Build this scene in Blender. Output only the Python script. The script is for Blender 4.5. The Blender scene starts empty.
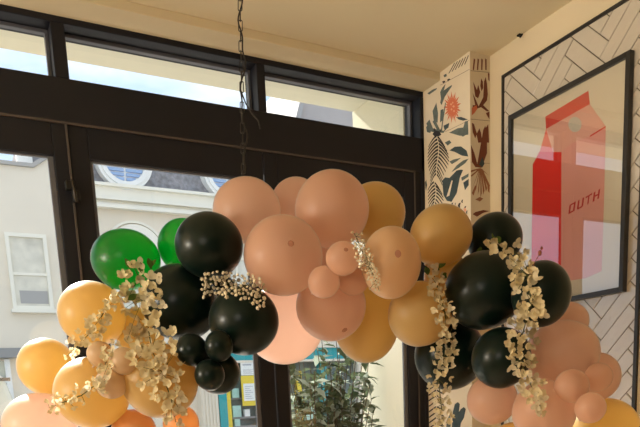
import bpy, bmesh, math, random
from mathutils import Vector, Matrix, Quaternion
random.seed(11)
sc = bpy.context.scene
COL = sc.collection
PI = math.pi

# ------------------------------------------------------------------ data
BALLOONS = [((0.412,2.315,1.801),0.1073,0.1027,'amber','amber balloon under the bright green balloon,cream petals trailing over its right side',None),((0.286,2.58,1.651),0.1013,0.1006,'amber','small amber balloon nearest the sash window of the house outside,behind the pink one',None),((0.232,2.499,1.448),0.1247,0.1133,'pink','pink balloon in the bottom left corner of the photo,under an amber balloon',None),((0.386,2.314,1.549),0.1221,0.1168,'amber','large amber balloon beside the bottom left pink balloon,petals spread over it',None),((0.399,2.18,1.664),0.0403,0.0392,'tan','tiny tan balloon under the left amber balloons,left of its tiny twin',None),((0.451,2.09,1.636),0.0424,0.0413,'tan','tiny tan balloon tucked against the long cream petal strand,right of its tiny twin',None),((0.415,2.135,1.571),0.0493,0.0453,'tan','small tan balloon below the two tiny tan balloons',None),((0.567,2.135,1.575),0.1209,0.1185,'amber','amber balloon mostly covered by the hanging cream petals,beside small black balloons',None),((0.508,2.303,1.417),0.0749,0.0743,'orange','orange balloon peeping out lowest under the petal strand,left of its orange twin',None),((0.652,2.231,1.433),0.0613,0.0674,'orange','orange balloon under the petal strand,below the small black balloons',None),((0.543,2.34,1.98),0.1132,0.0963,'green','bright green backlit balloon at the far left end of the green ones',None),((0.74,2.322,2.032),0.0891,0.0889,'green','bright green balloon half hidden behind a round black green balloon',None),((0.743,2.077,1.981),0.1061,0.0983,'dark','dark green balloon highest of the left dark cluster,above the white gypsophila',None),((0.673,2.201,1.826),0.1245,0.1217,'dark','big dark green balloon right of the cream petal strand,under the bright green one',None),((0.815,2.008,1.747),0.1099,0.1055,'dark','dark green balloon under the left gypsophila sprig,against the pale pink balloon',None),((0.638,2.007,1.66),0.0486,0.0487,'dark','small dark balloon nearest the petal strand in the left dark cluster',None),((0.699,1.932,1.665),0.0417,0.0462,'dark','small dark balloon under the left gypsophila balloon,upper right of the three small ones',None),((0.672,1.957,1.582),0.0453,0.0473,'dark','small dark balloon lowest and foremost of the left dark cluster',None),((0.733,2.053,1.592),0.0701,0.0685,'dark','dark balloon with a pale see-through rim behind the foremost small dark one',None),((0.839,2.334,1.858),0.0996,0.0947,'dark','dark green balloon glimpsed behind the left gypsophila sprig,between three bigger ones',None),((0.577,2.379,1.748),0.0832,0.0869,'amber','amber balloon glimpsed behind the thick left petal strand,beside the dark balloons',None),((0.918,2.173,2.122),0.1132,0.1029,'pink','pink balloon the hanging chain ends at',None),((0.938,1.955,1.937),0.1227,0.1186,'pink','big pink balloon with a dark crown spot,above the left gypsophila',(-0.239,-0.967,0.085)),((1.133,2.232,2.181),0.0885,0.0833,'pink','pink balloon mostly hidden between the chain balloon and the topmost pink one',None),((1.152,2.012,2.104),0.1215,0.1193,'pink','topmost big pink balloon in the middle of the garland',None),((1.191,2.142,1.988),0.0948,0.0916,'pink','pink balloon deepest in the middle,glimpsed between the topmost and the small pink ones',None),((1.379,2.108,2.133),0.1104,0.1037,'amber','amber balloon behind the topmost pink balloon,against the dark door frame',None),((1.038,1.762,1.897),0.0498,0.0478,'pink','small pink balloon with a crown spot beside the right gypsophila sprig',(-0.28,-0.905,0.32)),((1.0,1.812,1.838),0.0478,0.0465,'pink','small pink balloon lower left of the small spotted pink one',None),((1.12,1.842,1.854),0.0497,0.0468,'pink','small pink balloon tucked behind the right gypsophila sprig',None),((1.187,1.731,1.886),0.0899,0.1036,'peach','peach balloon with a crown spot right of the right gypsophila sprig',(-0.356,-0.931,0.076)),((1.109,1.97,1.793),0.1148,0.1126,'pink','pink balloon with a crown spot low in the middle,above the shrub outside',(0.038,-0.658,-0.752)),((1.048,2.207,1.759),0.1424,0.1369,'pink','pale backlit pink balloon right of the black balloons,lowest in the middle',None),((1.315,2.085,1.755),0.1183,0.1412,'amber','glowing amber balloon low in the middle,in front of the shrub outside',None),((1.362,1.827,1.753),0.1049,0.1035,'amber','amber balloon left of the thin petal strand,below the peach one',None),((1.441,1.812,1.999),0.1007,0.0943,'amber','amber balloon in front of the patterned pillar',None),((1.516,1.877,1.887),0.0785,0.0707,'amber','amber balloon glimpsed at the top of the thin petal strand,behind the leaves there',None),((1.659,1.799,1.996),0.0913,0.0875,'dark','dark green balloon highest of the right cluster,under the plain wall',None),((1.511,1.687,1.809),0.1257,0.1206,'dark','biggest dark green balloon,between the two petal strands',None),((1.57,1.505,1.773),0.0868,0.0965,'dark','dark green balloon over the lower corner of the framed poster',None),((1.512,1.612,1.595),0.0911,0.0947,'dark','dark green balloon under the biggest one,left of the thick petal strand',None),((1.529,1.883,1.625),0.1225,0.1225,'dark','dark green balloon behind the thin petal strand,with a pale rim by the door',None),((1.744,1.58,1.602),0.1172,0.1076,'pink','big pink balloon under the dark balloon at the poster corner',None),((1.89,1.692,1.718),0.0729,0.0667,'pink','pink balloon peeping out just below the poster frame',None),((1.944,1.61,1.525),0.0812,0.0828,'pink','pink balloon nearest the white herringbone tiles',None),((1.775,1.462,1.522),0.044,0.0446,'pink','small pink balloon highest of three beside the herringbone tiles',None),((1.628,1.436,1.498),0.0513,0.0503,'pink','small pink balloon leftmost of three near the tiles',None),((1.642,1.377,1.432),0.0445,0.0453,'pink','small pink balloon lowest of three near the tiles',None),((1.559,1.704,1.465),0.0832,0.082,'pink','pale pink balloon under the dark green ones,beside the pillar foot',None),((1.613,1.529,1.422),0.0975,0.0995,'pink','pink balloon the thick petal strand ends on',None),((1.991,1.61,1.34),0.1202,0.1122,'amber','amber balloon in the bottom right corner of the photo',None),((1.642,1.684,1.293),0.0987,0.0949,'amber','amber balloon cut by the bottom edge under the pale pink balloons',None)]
STRANDS = {'left': ([(0.54,2.227,1.94),(0.562,2.254,1.902),(0.545,2.172,1.828),(0.583,2.283,1.764),(0.529,2.051,1.665),(0.543,2.005,1.588),(0.568,2.02,1.513),(0.616,2.164,1.442)],[(0.534,2.232,1.841),(0.516,1.994,1.572),(0.491,2.041,1.658),(0.594,1.993,1.613),(0.55,2.155,1.759),(0.57,2.019,1.502),(0.573,2.082,1.816),(0.597,2.119,1.723),(0.5,2.221,1.906),(0.543,2.002,1.502),(0.548,2.269,1.748),(0.551,2.156,1.712),(0.551,1.976,1.564),(0.556,2.116,1.812),(0.59,2.032,1.489),(0.53,2.007,1.519),(0.517,2.253,1.798),(0.528,2.22,1.942),(0.501,2.025,1.618),(0.545,2.142,1.808),(0.574,2.126,1.728),(0.563,2.132,1.892),(0.514,1.993,1.614),(0.559,2.023,1.669),(0.555,2.067,1.455),(0.558,2.219,1.946),(0.556,2.05,1.688),(0.55,2.225,1.9),(0.574,1.957,1.661),(0.533,2.232,1.804),(0.553,2.026,1.48),(0.501,2.255,1.859),(0.58,1.985,1.548),(0.496,2.215,1.825),(0.559,2.083,1.829),(0.567,2.133,1.76),(0.531,2.29,1.858),(0.584,2.041,1.474),(0.54,2.262,1.88),(0.544,2.234,1.781),(0.498,2.217,1.808),(0.541,1.997,1.532),(0.574,2.099,1.772),(0.526,2.003,1.591),(0.502,2.016,1.573),(0.564,2.107,1.864),(0.576,1.994,1.681),(0.554,1.997,1.521),(0.494,2.017,1.601),(0.556,2.139,1.742),(0.537,1.995,1.577),(0.547,1.99,1.633),(0.578,2.0,1.644),(0.558,2.107,1.776),(0.542,2.158,1.793),(0.545,1.985,1.606),(0.6,2.01,1.534),(0.567,1.993,1.593),(0.54,2.135,1.848),(0.456,2.01,1.644),(0.566,2.232,1.925),(0.586,2.093,1.801),(0.525,2.268,1.753),(0.51,2.012,1.593),(0.487,2.064,1.675),(0.547,2.118,1.861),(0.578,1.98,1.573),(0.579,2.094,1.885),(0.472,2.011,1.615),(0.611,2.051,1.475),(0.502,2.017,1.641),(0.58,2.079,1.845),(0.534,2.01,1.662),(0.562,2.15,1.726),(0.576,2.069,1.458),(0.549,2.137,1.83),(0.527,1.994,1.635),(0.574,2.111,1.746),(0.526,2.22,1.914),(0.51,2.029,1.659),(0.523,2.264,1.886),(0.622,2.141,1.437),(0.559,2.022,1.653),(0.586,1.986,1.518),(0.528,2.046,1.671),(0.589,1.981,1.588),(0.566,2.269,1.74),(0.513,1.998,1.529),(0.485,2.178,1.703),(0.568,1.983,1.525),(0.483,2.019,1.563),(0.548,2.287,1.718),(0.506,2.066,1.674),(0.612,2.089,1.724),(0.514,2.271,1.738),(0.519,1.993,1.555),(0.471,2.022,1.631),(0.53,1.99,1.611),(0.535,2.291,1.734)]),'spray_a': ([(0.512,2.301,1.877),(0.427,2.199,1.787),(0.384,2.227,1.729),(0.37,2.545,1.7)],[(0.471,2.217,1.852),(0.418,2.197,1.784),(0.381,2.166,1.716),(0.446,2.182,1.776),(0.504,2.262,1.875),(0.358,2.479,1.7),(0.359,2.218,1.718),(0.484,2.217,1.831),(0.394,2.208,1.744),(0.46,2.188,1.806),(0.417,2.212,1.739),(0.337,2.229,1.717),(0.361,2.378,1.689),(0.437,2.196,1.759),(0.392,2.187,1.771),(0.358,2.15,1.693),(0.377,2.192,1.747),(0.439,2.193,1.824),(0.414,2.2,1.76),(0.357,2.261,1.7),(0.431,2.174,1.78),(0.505,2.251,1.853),(0.455,2.179,1.82),(0.378,2.2,1.765),(0.377,2.212,1.733),(0.44,2.184,1.801),(0.326,2.365,1.671),(0.326,2.257,1.713),(0.343,2.354,1.673),(0.34,2.257,1.703),(0.401,2.163,1.719),(0.42,2.171,1.798),(0.447,2.178,1.836),(0.352,2.228,1.733)]),'spray_b': ([(0.436,2.141,1.688),(0.408,2.151,1.629),(0.376,2.095,1.558)],[(0.374,2.072,1.558),(0.405,2.047,1.651),(0.41,2.041,1.664),(0.399,2.054,1.6),(0.399,2.073,1.624),(0.386,2.09,1.541),(0.408,2.049,1.618),(0.367,2.068,1.583),(0.403,2.124,1.671),(0.382,2.107,1.626),(0.458,2.243,1.706),(0.39,2.093,1.613),(0.382,2.071,1.574),(0.451,2.153,1.689),(0.392,2.053,1.585),(0.373,2.083,1.606),(0.391,2.081,1.635),(0.405,2.037,1.633),(0.362,2.07,1.568),(0.395,2.081,1.651)]),'spray_c': ([(0.37,2.102,1.571),(0.335,2.193,1.539),(0.291,2.231,1.523),(0.259,2.387,1.507)],[(0.284,2.232,1.512),(0.325,2.166,1.53),(0.27,2.224,1.524),(0.364,2.106,1.566),(0.298,2.185,1.525),(0.316,2.192,1.547),(0.361,2.142,1.55),(0.349,2.183,1.542),(0.372,2.083,1.581),(0.258,2.37,1.493),(0.26,2.256,1.53),(0.257,2.314,1.51),(0.29,2.215,1.537),(0.339,2.177,1.556),(0.338,2.172,1.513),(0.269,2.247,1.503),(0.312,2.176,1.532),(0.363,2.117,1.584),(0.265,2.226,1.545),(0.349,2.135,1.562),(0.309,2.202,1.506),(0.375,2.094,1.55),(0.351,2.172,1.578),(0.324,2.188,1.569),(0.249,2.343,1.529),(0.27,2.323,1.487)]),'right': ([(1.576,1.741,1.969),(1.613,1.716,1.953),(1.653,1.685,1.922),(1.48,1.469,1.809),(1.482,1.462,1.734),(1.526,1.538,1.658),(1.493,1.511,1.576),(1.556,1.532,1.507),(1.526,1.47,1.456),(1.529,1.457,1.414)],[(1.504,1.523,1.678),(1.461,1.433,1.775),(1.532,1.671,1.946),(1.495,1.483,1.852),(1.547,1.57,1.879),(1.509,1.499,1.478),(1.476,1.419,1.73),(1.468,1.426,1.8),(1.569,1.655,1.941),(1.471,1.452,1.828),(1.577,1.532,1.526),(1.57,1.532,1.669),(1.475,1.494,1.847),(1.516,1.477,1.678),(1.546,1.476,1.513),(1.522,1.572,1.696),(1.504,1.451,1.425),(1.451,1.483,1.804),(1.466,1.496,1.733),(1.499,1.451,1.445),(1.476,1.433,1.822),(1.465,1.594,1.912),(1.451,1.486,1.775),(1.48,1.51,1.544),(1.485,1.523,1.844),(1.492,1.544,1.874),(1.481,1.494,1.597),(1.458,1.455,1.821),(1.539,1.645,1.94),(1.462,1.518,1.619),(1.476,1.472,1.7),(1.536,1.464,1.478),(1.496,1.497,1.537),(1.478,1.502,1.697),(1.459,1.458,1.772),(1.46,1.459,1.733),(1.515,1.442,1.445),(1.522,1.539,1.497),(1.539,1.513,1.626),(1.524,1.505,1.591),(1.471,1.419,1.768),(1.454,1.49,1.793),(1.49,1.577,1.902),(1.509,1.525,1.52),(1.526,1.487,1.511),(1.626,1.6,1.665),(1.507,1.459,1.47),(1.462,1.557,1.885),(1.471,1.44,1.75),(1.436,1.506,1.629),(1.474,1.474,1.716),(1.509,1.504,1.568),(1.696,1.695,1.937),(1.506,1.487,1.682),(1.516,1.444,1.422),(1.462,1.48,1.793),(1.585,1.642,1.926),(1.468,1.469,1.759),(1.472,1.516,1.575),(1.658,1.694,1.961),(1.538,1.536,1.668),(1.468,1.521,1.663),(1.516,1.683,1.956),(1.521,1.449,1.463),(1.492,1.561,1.697),(1.672,1.702,1.926),(1.575,1.711,1.974),(1.497,1.472,1.464),(1.512,1.67,1.94),(1.451,1.507,1.601),(1.52,1.466,1.484),(1.512,1.439,1.705),(1.497,1.557,1.862),(1.484,1.444,1.73),(1.473,1.503,1.648),(1.473,1.45,1.74),(1.5,1.506,1.647),(1.493,1.457,1.692),(1.514,1.482,1.486),(1.574,1.536,1.578),(1.49,1.437,1.711),(1.484,1.433,1.748),(1.485,1.506,1.575),(1.528,1.507,1.545),(1.456,1.504,1.817),(1.614,1.565,1.642),(1.471,1.492,1.634),(1.491,1.486,1.62),(1.473,1.495,1.714),(1.461,1.522,1.586),(1.52,1.496,1.562),(1.472,1.497,1.612),(1.478,1.447,1.707),(1.473,1.454,1.795),(1.45,1.457,1.861),(1.466,1.454,1.809),(1.531,1.516,1.524),(1.465,1.485,1.823),(1.447,1.502,1.562)]),'thin': ([(1.434,1.848,1.886),(1.362,1.731,1.814),(1.369,1.712,1.745),(1.451,1.79,1.683),(1.428,1.794,1.603),(1.439,1.837,1.539),(1.446,1.831,1.455),(1.446,1.828,1.384)],[(1.388,1.69,1.713),(1.399,1.733,1.674),(1.336,1.69,1.732),(1.434,1.784,1.584),(1.378,1.783,1.862),(1.438,1.776,1.66),(1.337,1.71,1.824),(1.414,1.783,1.866),(1.398,1.752,1.657),(1.417,1.836,1.532),(1.371,1.704,1.693),(1.351,1.701,1.699),(1.416,1.794,1.616),(1.345,1.701,1.756),(1.418,1.819,1.441),(1.422,1.805,1.582),(1.445,1.837,1.477),(1.445,1.778,1.627),(1.443,1.809,1.522),(1.367,1.703,1.755),(1.432,1.793,1.558),(1.471,1.852,1.503),(1.43,1.82,1.401),(1.491,1.854,1.478),(1.428,1.829,1.515),(1.349,1.685,1.793),(1.384,1.711,1.722),(1.456,1.806,1.434),(1.429,1.826,1.545),(1.328,1.729,1.818),(1.37,1.699,1.736),(1.452,1.823,1.446),(1.432,1.78,1.638),(1.361,1.718,1.679),(1.422,1.831,1.467),(1.45,1.822,1.465),(1.421,1.839,1.49),(1.371,1.713,1.82),(1.347,1.685,1.775),(1.451,1.797,1.401),(1.411,1.792,1.64),(1.451,1.826,1.413),(1.397,1.794,1.622),(1.42,1.841,1.375),(1.424,1.827,1.415),(1.411,1.787,1.598),(1.324,1.699,1.778),(1.461,1.862,1.494),(1.456,1.776,1.682),(1.384,1.766,1.853),(1.412,1.821,1.567),(1.376,1.678,1.736),(1.321,1.714,1.8),(1.414,1.808,1.878),(1.333,1.727,1.836),(1.408,1.847,1.556),(1.453,1.822,1.38),(1.33,1.696,1.793),(1.321,1.695,1.75),(1.341,1.713,1.718),(1.332,1.687,1.768),(1.439,1.769,1.604),(1.447,1.761,1.656),(1.362,1.672,1.75),(1.425,1.778,1.622),(1.449,1.787,1.544),(1.433,1.879,1.504),(1.42,1.806,1.561),(1.349,1.713,1.812),(1.345,1.693,1.718),(1.453,1.762,1.625),(1.445,1.799,1.365),(1.401,1.811,1.591),(1.452,1.8,1.461),(1.479,1.83,1.503),(1.431,1.829,1.384),(1.436,1.821,1.427),(1.408,1.829,1.397),(1.434,1.747,1.703),(1.43,1.773,1.568),(1.385,1.775,1.894),(1.451,1.77,1.578),(1.419,1.858,1.521),(1.362,1.676,1.771),(1.434,1.789,1.605),(1.37,1.741,1.653),(1.355,1.711,1.833),(1.458,1.796,1.417),(1.443,1.769,1.641),(1.387,1.789,1.638)]),'gyp_left': ([(0.721,2.082,1.861),(0.815,2.237,1.902),(0.875,2.243,1.899),(0.81,1.945,1.842),(0.834,1.908,1.805)],[(0.797,1.89,1.81),(0.837,1.901,1.818),(0.729,1.924,1.816),(0.794,1.913,1.834),(0.739,1.923,1.822),(0.826,1.898,1.806),(0.773,2.002,1.864),(0.708,2.06,1.86),(0.82,1.881,1.79),(0.771,1.945,1.846),(0.784,1.911,1.843),(0.824,1.902,1.825),(0.807,1.898,1.819),(0.778,1.923,1.838),(0.753,2.066,1.867),(0.729,2.049,1.862),(0.731,1.953,1.83),(0.81,1.89,1.805),(0.724,2.057,1.855),(0.761,2.008,1.855),(0.771,1.92,1.825),(0.819,2.081,1.882),(0.765,2.009,1.876),(0.8,1.943,1.863),(0.742,2.059,1.852),(0.746,2.016,1.869),(0.838,2.086,1.884),(0.714,2.054,1.871),(0.755,1.909,1.821),(0.811,2.084,1.87),(0.756,1.936,1.832),(0.816,1.933,1.861),(0.736,2.004,1.875),(0.792,2.123,1.876),(0.84,1.916,1.832),(0.817,1.937,1.852),(0.785,1.898,1.821),(0.785,1.881,1.796),(0.725,2.033,1.874),(0.764,2.023,1.869),(0.722,2.002,1.886),(0.735,2.022,1.87),(0.745,1.954,1.837),(0.702,2.057,1.846),(0.817,1.919,1.839),(0.772,1.999,1.879),(0.783,1.917,1.827),(0.837,1.889,1.799),(0.813,1.943,1.876),(0.779,1.909,1.814),(0.814,1.89,1.813),(0.746,2.034,1.847),(0.83,1.898,1.846),(0.806,1.918,1.83),(0.702,2.016,1.884),(0.738,2.07,1.843),(0.812,1.887,1.786),(0.829,1.919,1.84),(0.771,1.924,1.869),(0.748,1.983,1.884),(0.751,2.005,1.875),(0.704,2.05,1.822),(0.717,1.979,1.823),(0.719,2.072,1.853),(0.764,1.902,1.812),(0.806,1.937,1.855),(0.804,1.889,1.793),(0.7,2.043,1.874),(0.806,1.976,1.876),(0.815,1.912,1.865),(0.845,1.911,1.842),(0.791,1.9,1.813),(0.819,1.913,1.852),(0.721,1.954,1.821),(0.727,2.073,1.843),(0.726,2.009,1.876),(0.746,1.916,1.814),(0.73,1.986,1.887),(0.709,2.005,1.883),(0.828,1.875,1.784),(0.766,1.932,1.834),(0.733,1.929,1.806),(0.781,1.904,1.8),(0.708,2.03,1.876),(0.803,2.034,1.885),(0.825,1.889,1.855),(0.752,1.899,1.807),(0.818,1.883,1.776),(0.853,1.917,1.828),(0.78,2.003,1.888),(0.731,2.067,1.832),(0.832,1.888,1.777),(0.713,2.062,1.835),(0.763,1.891,1.795),(0.796,1.883,1.782),(0.724,1.936,1.813),(0.804,1.87,1.767),(0.766,2.002,1.889),(0.713,2.043,1.859)]),'gyp_right': ([(1.196,1.939,2.003),(1.085,1.729,1.911),(1.088,1.693,1.86),(1.11,1.698,1.818)],[(1.093,1.691,1.819),(1.061,1.695,1.919),(1.082,1.678,1.836),(1.084,1.682,1.825),(1.069,1.694,1.907),(1.055,1.693,1.891),(1.183,1.919,1.996),(1.042,1.693,1.919),(1.092,1.673,1.841),(1.078,1.699,1.887),(1.09,1.666,1.853),(1.059,1.686,1.893),(1.086,1.675,1.848),(1.074,1.7,1.867),(1.083,1.673,1.868),(1.062,1.707,1.905),(1.081,1.697,1.847),(1.141,1.825,1.968),(1.103,1.812,1.964),(1.06,1.698,1.885),(1.066,1.686,1.898),(1.093,1.686,1.808),(1.098,1.688,1.829),(1.076,1.67,1.861),(1.063,1.687,1.872),(1.051,1.7,1.913),(1.096,1.671,1.833),(1.077,1.694,1.878),(1.079,1.702,1.856),(1.081,1.664,1.859),(1.078,1.71,1.932),(1.103,1.684,1.808),(1.08,1.686,1.852),(1.061,1.695,1.87),(1.077,1.683,1.889),(1.106,1.677,1.812),(1.039,1.693,1.925),(1.042,1.693,1.887),(1.078,1.69,1.868),(1.073,1.697,1.914),(1.081,1.69,1.834),(1.196,1.918,2.003),(1.073,1.692,1.923),(1.06,1.703,1.926),(1.114,1.707,1.803),(1.084,1.675,1.88),(1.042,1.702,1.913),(1.074,1.685,1.903),(1.109,1.676,1.82),(1.099,1.664,1.838),(1.057,1.699,1.863),(1.18,1.909,2.007),(1.168,1.906,2.002),(1.077,1.699,1.895),(1.072,1.671,1.878),(1.067,1.708,1.912),(1.203,1.915,2.012),(1.082,1.685,1.873),(1.096,1.658,1.825),(1.067,1.693,1.881),(1.073,1.668,1.892),(1.086,1.688,1.846),(1.117,1.809,1.961),(1.082,1.696,1.862),(1.083,1.689,1.911),(1.047,1.698,1.899),(1.098,1.68,1.818),(1.071,1.709,1.858),(1.155,1.893,2.007),(1.089,1.684,1.857),(1.119,1.697,1.799),(1.098,1.673,1.823),(1.063,1.705,1.878),(1.091,1.663,1.846),(1.083,1.669,1.886),(1.083,1.698,1.829),(1.101,1.718,1.807),(1.091,1.678,1.835),(1.085,1.72,1.942),(1.052,1.7,1.88)])}
LEAVES = {'left': [(0.558,2.217,1.951),(0.532,2.222,1.932),(0.587,2.225,1.966),(0.503,2.193,1.83),(0.593,2.236,1.938)],'right': [(1.565,1.742,1.978),(1.577,1.723,1.98),(1.599,1.71,1.964),(1.563,1.759,1.96)],'thin': [(1.43,1.847,1.898),(1.419,1.797,1.894),(1.427,1.866,1.885),(1.442,1.816,1.874)]}
BUD = (1.506,1.45,1.875)
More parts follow.
